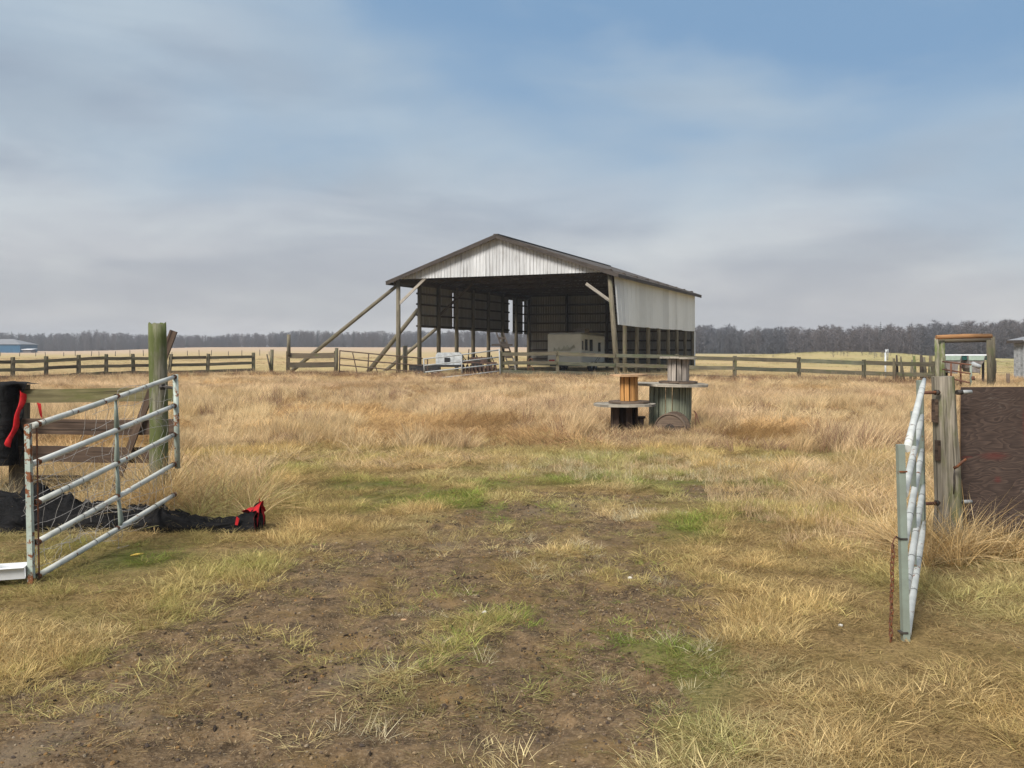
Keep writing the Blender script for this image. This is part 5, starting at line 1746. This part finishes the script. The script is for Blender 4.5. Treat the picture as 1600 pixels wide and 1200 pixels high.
scatter('short_grass', 'short yellow-brown and green grass around the bare earth track', 'grass', np.stack([x, y, gz(x, y)], -1), yaw(n, .15), np.stack([s_, s_, s_ * hf], -1), idx, col)

# medium tan grass at the right, beside the gate, and pale tufts at the left
def patch(cx, cy, rx, ry, n, types, hs, cols, tilt=.2, wide=1.0):
    a = RNG.uniform(0, 6.283, n); r = np.sqrt(RNG.uniform(0, 1, n))
    xx = cx + rx * r * np.cos(a); yy = cy + ry * r * np.sin(a)
    s_ = RNG.uniform(.75, 1.25, n)
    h_ = RNG.uniform(hs[0], hs[1], n)
    cc = np.array([cols[i] for i in RNG.integers(0, len(cols), n)]) * RNG.uniform(.75, 1.15, n)[:, None]
    return np.stack([xx, yy, gz(xx, yy)], -1), yaw(n, tilt), np.stack([s_ * wide, s_ * wide, s_ * h_], -1), RNG.choice(types, n), cc


sets = [patch(3.5, 9.2, 1.4, 2.2, 520, [5, 6, 7, 8], (1.0, 2.1), [STRAW, PINK, GOLD]),
        patch(2.9, 7.6, .8, 1.0, 120, [5, 6, 7, 8], (.8, 1.4), [STRAW, PINK, GOLD, DULL]),
        patch(2.4, 11.8, 2.8, 1.2, 420, [5, 6, 7, 8], (.9, 1.8), [STRAW, PINK, PALE]),
        patch(5.2, 10.0, 2.0, 3.0, 450, [0, 1, 2, 3, 4], (.35, .7), [STRAW, PINK, GOLD]),
        patch(3.25, 6.9, .35, .45, 26, [16, 17], (.3, .65), [GOLD, GOLD, STRAW], .3),
        patch(3.75, 6.85, .55, .22, 20, [16, 17], (.16, .38), [GOLD, DULL, STRAW], .35),
        patch(4.4, 6.9, .8, .25, 40, [5, 6, 7, 8, 9, 10], (1.0, 1.8), [GOLD, DULL, STRAW], .35),
        patch(-3.35, 8.55, .30, .30, 30, [16, 17], (.6, 1.0), [GOLD, GOLD * .8, STRAW], .2),
        patch(-2.75, 8.6, .40, .35, 18, [16, 17], (.25, .55), [STRAW, GOLD, YGREEN * 1.1], .45),
        patch(-2.85, 9.1, .55, .5, 18, [16, 17], (.3, .65), [STRAW, GOLD, YGREEN * 1.1], .5),
        patch(-4.6, 9.0, 1.0, .7, 70, [16, 17, 0, 1], (.3, .6), [PALE, STRAW, GOLD], .5),
        patch(-4.4, 8.55, .9, .25, 45, [9, 10, 11], (1.0, 1.6), [PALE, STRAW, GOLD], .3, 1.8),
        patch(-6, 11, 3.0, 1.8, 400, [0, 1, 2, 3, 4], (.4, .8), [STRAW, PINK, GOLD]),
        patch(-2.0, 12.5, 2.2, .9, 90, [0, 1, 2, 3, 4], (.2, .35), [STRAW, PINK, GOLD]),
        patch(-.35, 5.2, .38, .75, 44, [12, 13], (.5, 1.0), [PALE, STRAW, YGREEN, GREEN * 1.6]),
        patch(.35, 6.9, .42, .8, 42, [12, 13], (.5, .9), [PALE, STRAW, YGREEN]),
        patch(-1.0, 4.1, .7, .5, 8, [12, 13], (.4, .9), [PALE, YGREEN]),
        patch(.75, 4.6, .35, .7, 26, [12, 13], (.5, .9), [YGREEN, GREEN * 1.3, PALE]),
        patch(-.2, 6.3, 1.6, 2.0, 20, [12, 13], (.25, .6), [YGREEN, PALE, GREEN * 1.4]),
        patch(1.25, 8.6, .45, .18, 24, [5, 6, 7, 8], (1.0, 1.5), [PALE, STRAW]),
        patch(1.0, 6.0, .12, .12, 3, [12, 13], (.7, 1.0), [PALE, YGREEN]),
        ]
cat_ = [np.concatenate([s[i] for s in sets]) for i in range(5)]
scatter('grass_tufts', 'straw tufts and sprigs around the gates and along the middle of the track', 'grass', *cat_)

# brown weeds along the fence lines and around the spools
def line_pts(a, b, n, w):
    t_ = RNG.uniform(0, 1, n)
    return a[0] + (b[0] - a[0]) * t_ + RNG.normal(0, w, n), a[1] + (b[1] - a[1]) * t_ + RNG.normal(0, w, n)


X_, Y_ = [], []
for (pa_, za), (pb_, zb), n in (((-60, 41), (396, 50.5), 500), ((396, 50.5), (540, 51), 260), ((540, 50), (790, 47), 260), ((783, 46.8), (1250, 41.8), 420), ((1250, 41.8), (1470, 37), 330)):
    xa, ya = line_pts(((pa_ - 800) / F * za, za), ((pb_ - 800) / F * zb, zb), n, .45)
    X_.append(xa); Y_.append(ya)
a = RNG.uniform(0, 6.283, 170); r = np.sqrt(RNG.uniform(0, 1, 170))
X_.append(2.45 + 1.15 * r * np.cos(a)); Y_.append(15.75 + .55 * r * np.sin(a))
x = np.concatenate(X_); y = np.concatenate(Y_); n = len(x)
near_ = y < 20
s_ = np.where(near_, .75, 1.15) * RNG.uniform(.6, 1.2, n)
col = np.where(RNG.uniform(0, 1, n)[:, None] < .5, BROWN * 1.1, np.array((.30, .18, .11)))
col = np.where(RNG.uniform(0, 1, n)[:, None] < .3, STRAW, col)
scatter('brown_weeds', 'reddish brown dead weeds along the fences and round the spools', 'weeds', np.stack([x, y, gz(x, y)], -1), yaw(n, .2), np.stack([s_, s_, s_ * RNG.uniform(.5, 1.0, n) * np.where(near_, .75, 1)], -1), RNG.integers(14, 16, n), col * RNG.uniform(.7, 1.3, n)[:, None])

# stubble of the field beyond the fence
x, y = sample(26000, 46, 150, 1.6, 6, .62)
keep = fbm(x, y, 6, 3, 81) > .42
x, y = x[keep], y[keep]; n = len(x)
gr = S(x, 16, 40)
col = mixc(np.array((.55, .43, .25)), np.array((.44, .41, .20)), gr * .7) * RNG.uniform(.75, 1.1, n)[:, None]
s_ = RNG.uniform(1.5, 2.6, n) * (1 + S(y, 60, 150))
scatter('field_stubble', 'low yellow stubble in the open field beyond the fences', 'stubble', np.stack([x, y, gz(x, y)], -1), yaw(n, .1), np.stack([s_, s_, s_ * .45], -1), RNG.integers(5, 9, n), col)

# pebbles and clods on the track
SPRO = bpy.data.collections.new('stone_sources')
for i in range(6):
    rg_ = np.random.default_rng(100 + i)
    V, Fc = [], []
    rows_, seg_ = 4, 7
    for a in range(rows_ + 1):
        for b in range(seg_):
            th, ph_ = math.pi * a / rows_, 2 * math.pi * b / seg_
            r = 1 + rg_.uniform(-.25, .25)
            V.append((math.sin(th) * math.cos(ph_) * r, math.sin(th) * math.sin(ph_) * r * .8, math.cos(th) * r * .6))
    for a in range(rows_):
        for b in range(seg_): Fc.append((a * seg_ + b, a * seg_ + (b + 1) % seg_, (a + 1) * seg_ + (b + 1) % seg_, (a + 1) * seg_ + b))
    me = bpy.data.meshes.new('pebble_%d' % i); me.from_pydata(V, [], Fc); me.materials.append(M['stone'])
    o = bpy.data.objects.new('pebble_%d' % i, me); SPRO.objects.link(o)
x, y = sample(60000, 2.6, 11.0, .7, .6, .5)
d = dirt_mask(x, y)
keep = RNG.uniform(0, 1, len(x)) < np.clip(d, .04, 1) * (.45 + .55 * S(fbm(x, y, .5, 3, 88), .35, .6))
x, y = x[keep], y[keep]; n = len(x); print('pebbles', n)
s_ = .0030 + .0085 * RNG.uniform(0, 1, n) ** 4
pal = np.array([(.36, .25, .13), (.46, .34, .20), (.13, .10, .08), (.26, .19, .13), (.52, .42, .29), (.17, .12, .08), (.42, .25, .10)])
scatter('gravel', 'small brown and tan pebbles scattered over the bare earth track', 'gravel', np.stack([x, y, gz(x, y) + s_ * .25], -1), yaw(n, .5), np.stack([s_, s_, s_], -1), RNG.integers(0, 6, n), pal[RNG.integers(0, len(pal), n)], SPRO)
x, y = sample(5000, 2.8, 11.0, .7, .4, .45)
d = dirt_mask(x, y)
cl = S(fbm(x, y, .35, 3, 90), .60, .74)
keep = RNG.uniform(0, 1, len(x)) < np.clip(d * 1.2, 0, 1) * cl
x, y = x[keep], y[keep]
# named heaps of dug-up earth
for (px_, py_, k, sp) in ((543, 978, 16, .05), (480, 1040, 30, .09), (460, 1048, 16, .05), (372, 1108, 14, .07), (590, 935, 26, .08), (735, 900, 22, .06), (765, 850, 26, .12), (750, 1095, 14, .06), (860, 785, 40, .35), (700, 815, 26, .15), (1065, 1015, 12, .05), (1010, 920, 12, .1), (590, 1085, 8, .05), (840, 1005, 10, .08)):
    Z_ = 2240.0 / (py_ - HOR); xx = (px_ - 800) / F * Z_
    x = np.concatenate([x, xx + RNG.normal(0, sp, k)]); y = np.concatenate([y, Z_ + RNG.normal(0, sp * .8, k)])
n = len(x); print('clods', n)
s_ = .005 + .017 * RNG.uniform(0, 1, n) ** 3
col = np.array((.075, .054, .038)) * RNG.uniform(.6, 1.5, n)[:, None]
scatter('earth_clods', 'dark crumbly clods of earth turned up along the wheel tracks', 'clods', np.stack([x, y, gz(x, y) + s_ * .2], -1), yaw(n, .6), np.stack([s_, s_ * RNG.uniform(.6, 1, n), s_ * .6], -1), RNG.integers(0, 6, n), col, SPRO)
# straw litter lying on the bare earth
x, y = sample(16000, 2.6, 11.5, .75, .6, .5)
d = dirt_mask(x, y)
keep = RNG.uniform(0, 1, len(x)) < np.clip(d * 1.2, 0, 1) * (.15 + .85 * S(fbm(x, y, .5, 4, 93), .40, .62))
x, y = x[keep], y[keep]; n = len(x); print('litter', n)
col = np.array([GOLD, STRAW * .8, DULL, BROWN, YGREEN * .7])[RNG.integers(0, 5, n)] * RNG.uniform(.5, 1.1, n)[:, None]
s_ = RNG.uniform(.5, 1.1, n)
scatter('straw_litter', 'thin trodden straw litter lying on the bare earth track', 'straw', np.stack([x, y, gz(x, y) + .002], -1), yaw(n, .05), np.stack([s_, s_, s_ * .16], -1), RNG.integers(18, 20, n), col)

# ------------------------------------------------------------------ THE FAR WOOD
TPRO = bpy.data.collections.new('tree_sources')


def bare_tree(name, H, seed, spread=.28, twig=.035, nl=34):
    rg_ = random.Random(seed)
    mb = MB()
    mb.tube([(0, 0, -.3), (rg_.uniform(-.1, .1), 0, H * .5), (rg_.uniform(-.3, .3), rg_.uniform(-.2, .2), H * .97)], [.12, .08, .02], 4, caps=False)
    V, Fc = mb.v, mb.f
    for i in range(nl):
        h = H * (.05 + .93 * (i + rg_.random()) / nl)
        a = rg_.uniform(0, 6.283); L = H * spread * (1.08 - .75 * h / H) * rg_.uniform(.6, 1.1)
        up = rg_.uniform(.5, 1.2)
        e = Vector((math.cos(a) * L, math.sin(a) * L, L * up))
        b0 = Vector((0, 0, h))
        e.z = min(e.z, H * 1.04 - h)
        p1 = b0 + e
        s = Vector((-math.sin(a), math.cos(a), 0)) * .04
        k = len(V); V += [tuple(b0 - s), tuple(b0 + s), tuple(p1)]; Fc.append((k, k + 1, k + 2))
        for j in range(13):
            t = rg_.uniform(.25, 1.0)
            q = b0.lerp(p1, t)
            tl = rg_.uniform(.45, 1.1)
            dv = Vector((rg_.uniform(-1, 1), rg_.uniform(-1, 1), rg_.uniform(.1, 1.2))).normalized() * tl
            sd_ = dv.cross(Vector((rg_.uniform(-1, 1), rg_.uniform(-1, 1), .2))).normalized() * twig
            k = len(V); V += [tuple(q - sd_), tuple(q + sd_), tuple(q + dv)]; Fc.append((k, k + 1, k + 2))
    me = bpy.data.meshes.new(name); me.from_pydata(V, [], Fc); me.materials.append(M['bare_wood'])
    o = bpy.data.objects.new(name, me); TPRO.objects.link(o)


for i in range(6): bare_tree('bare_tree_%d' % i, 8.5 + i * .25, 200 + i)


def wood_z(px):
    return np.interp(px, [-500, 0, 600, 900, 1090, 1300, 1600, 2100], [500, 480, 450, 360, 270, 235, 200, 180])


def wood_top(px):
    return np.interp(px, [-500, 0, 60, 130, 200, 300, 400, 480, 620, 800, 1000, 1090, 1160, 1230, 1300, 1350, 1420, 1500, 1600, 2100],
                     [522, 521, 523, 521, 522, 526, 522, 519, 520, 518, 513, 511, 515, 512, 512, 513, 509, 507, 505, 503])


def wood_col(px_, n):
    t_ = np.clip(S(fbm(px_ / 45, px_ * 0 + 3, 1, 4, 97), .35, .65) * .55 + RNG.uniform(0, .45, n) + .2 * S(px_, 1000, 1500) - .15, 0, 1)
    return mixc((.092, .095, .108), (.128, .108, .104), t_) * RNG.uniform(.85, 1.15, n)[:, None]


n = 4600
px_ = RNG.uniform(-330, 1930, n)
dep = RNG.uniform(0, 1, n) ** 1.3
Zt = wood_z(px_) * (1 + .16 * dep)
x = (px_ - 800) / F * Zt; y = Zt
zt = EYE + (HOR - wood_top(px_)) / F * Zt
g0 = gz(x, y)
h = (zt - g0) * RNG.uniform(.70, 1.04, n) * (1 + .32 * (fbm(px_ / 22, px_ * 0, 1, 4, 95) - .5))
s_ = h / 9.4
scatter('far_wood', 'grey leafless wood closing off the field along the whole horizon', 'wood', np.stack([x, y, g0], -1), yaw(n, .03), np.stack([s_ * 1.15, s_ * 1.15, s_], -1), RNG.integers(0, 6, n), wood_col(x / y * F + 800, n), TPRO)
# undergrowth at the wood's foot
n = 4200
px_ = RNG.uniform(-330, 1930, n); Zt = wood_z(px_) * (1.0 + .10 * RNG.uniform(0, 1, n)) - 1
x = (px_ - 800) / F * Zt; y = Zt
s_ = RNG.uniform(.28, .5, n)
scatter('wood_edge_scrub', 'low grey scrub along the foot of the far wood', 'scrub', np.stack([x, y, gz(x, y) - .6], -1), yaw(n, .1), np.stack([s_ * 1.6, s_ * 1.6, s_], -1), RNG.integers(0, 6, n), wood_col(x / y * F + 800, n), TPRO)
# brush clumps on the mound to the right
n = 36
x = RNG.normal(52, 6, n); y = RNG.normal(133, 5, n); s_ = RNG.uniform(.05, .11, n)
scatter('low_brush', 'patch of low leafless brush on the rise right of the barn', 'brush', np.stack([x, y, gz(x, y)], -1), yaw(n, .1), np.stack([s_ * 1.6, s_ * 1.6, s_], -1), RNG.integers(0, 6, n), wood_col(x / y * F + 800, n), TPRO)


def spruce_parts(H, seed):
    rg_ = random.Random(seed)
    tr = MB().tube([(0, 0, -.3), (0, 0, H * .95)], [.16, .03], 5)
    cr = MB()
    lay = 16
    for i in range(lay):
        f = i / (lay - 1)
        h = H * (.10 + .88 * f)
        R_ = H * .20 * (1 - f) ** .85 + .12
        nb = 11 if f < .8 else 6
        for j in range(nb):
            a = 6.283 * (j + rg_.random()) / nb
            L = R_ * rg_.uniform(.75, 1.2)
            w = L * .42 + .1
            t = Vector((math.cos(a) * L, math.sin(a) * L, h - L * .25))
            b0 = Vector((0, 0, h + .25))
            s = Vector((-math.sin(a), math.cos(a), 0)) * w
            m_ = b0.lerp(t, .55)
            k = len(cr.v)
            cr.v += [tuple(b0), tuple(m_ - s + Vector((0, 0, -.15))), tuple(t), tuple(m_ + s + Vector((0, 0, -.15)))]
            cr.face((k, k + 1, k + 2, k + 3), [(0, 0), (1, 0), (1, 1), (0, 1)])
    return tr.mesh('trunk'), cr.mesh('crown')


sp_meshes = []
for i in range(4):
    t_m, c_m = spruce_parts(10.0, 300 + i)
    t_m.materials.append(M['bark']); c_m.materials.append(M['spruce'])
    sp_meshes.append((t_m, c_m))
sp_list = [(18, 517), (29, 519), (40, 521), (47, 519), (60, 521), (69, 520), (80, 519), (88, 521), (103, 523), (112, 523), (125, 523), (158, 522), (170, 519), (184, 521), (216, 522), (224, 521), (284, 523), (292, 524), (330, 523),
           (440, 519), (458, 517), (466, 516), (474, 515), (481, 518), (496, 515), (505, 519), (513, 516), (519, 516), (535, 519), (552, 516), (566, 519), (600, 519), (1135, 512), (1148, 511), (1180, 510), (1376, 503), (1510, 503), (1572, 501)]
for i, (px_, pt) in enumerate(sp_list):
    Z_ = float(wood_z(px_)) * 1.03
    x_ = (px_ - 800) / F * Z_
    g = gzf(x_, Z_)
    H = EYE + (HOR - pt) / F * Z_ - g
    ORD = ['first', 'second', 'third', 'fourth', 'fifth', 'sixth', 'seventh', 'eighth', 'ninth', 'tenth', 'eleventh', 'twelfth', 'thirteenth', 'fourteenth', 'fifteenth', 'sixteenth', 'seventeenth']
    if px_ < 244:
        k_ = sum(1 for q in sp_list if px_ <= q[0] < 244) - 1
        lab = 'dark pointed spruce in the far wood, %s spruce left of the mossy gate post' % ORD[k_]
    elif px_ < 451:
        k_ = sum(1 for q in sp_list if 244 < q[0] <= px_) - 1
        lab = 'dark pointed spruce in the far wood, %s spruce right of the mossy gate post' % ORD[k_]
    elif px_ < 700:
        k_ = sum(1 for q in sp_list if 451 < q[0] <= px_) - 1
        lab = 'dark pointed spruce in the far wood, %s spruce right of the tall grey fence post' % ORD[k_]
    elif px_ < 1300:
        k_ = sum(1 for q in sp_list if 700 < q[0] <= px_) - 1
        lab = 'dark spruce tip in the far wood, %s spruce right of the barn' % ORD[k_]
    else:
        lab = {1376: 'lone tall spruce rising above the wood over the white standpipe', 1510: 'dark spruce tip above the orange log of the timber gateway', 1572: 'dark spruce tip in the wood between timber gateway and grey shed'}[px_]
    root = thing('spruce_tree', lab, 'tree', (x_, Z_, g), group='spruces in the far wood, %s of the barn' % ('left' if px_ < 700 else 'right'))
    s = H / 10.0
    root.scale = (s * random.uniform(.85, 1.1), s, s)
    t_m, c_m = sp_meshes[i % 4]
    for nm, me_ in (('trunk', t_m), ('crown', c_m)):
        o = bpy.data.objects.new(nm, me_); SC.collection.objects.link(o); o.parent = root
    root.rotation_euler.z = random.uniform(0, 6)

# ------------------------------------------------------------------ HAZE
hm = bpy.data.materials.new('haze'); hm.use_nodes = True
ht = hm.node_tree; ht.nodes.clear()
hv = ht.nodes.new('ShaderNodeVolumePrincipled'); ho = ht.nodes.new('ShaderNodeOutputMaterial')
hv.inputs['Color'].default_value = (0.86, 0.89, 0.94, 1)
hv.inputs['Density'].default_value = 0.00048
hv.inputs['Anisotropy'].default_value = 0.2
ht.links.new(hv.outputs[0], ho.inputs['Volume'])
mb = MB().box((-3700, -360, -3.0), (3700, 4700, 24.0))
hz_ = mb.solo('haze', hm, 'thin pale haze lying over the whole field', 'haze', (0, 0, 0), kind='stuff')
SC.cycles.volume_bounces = 0
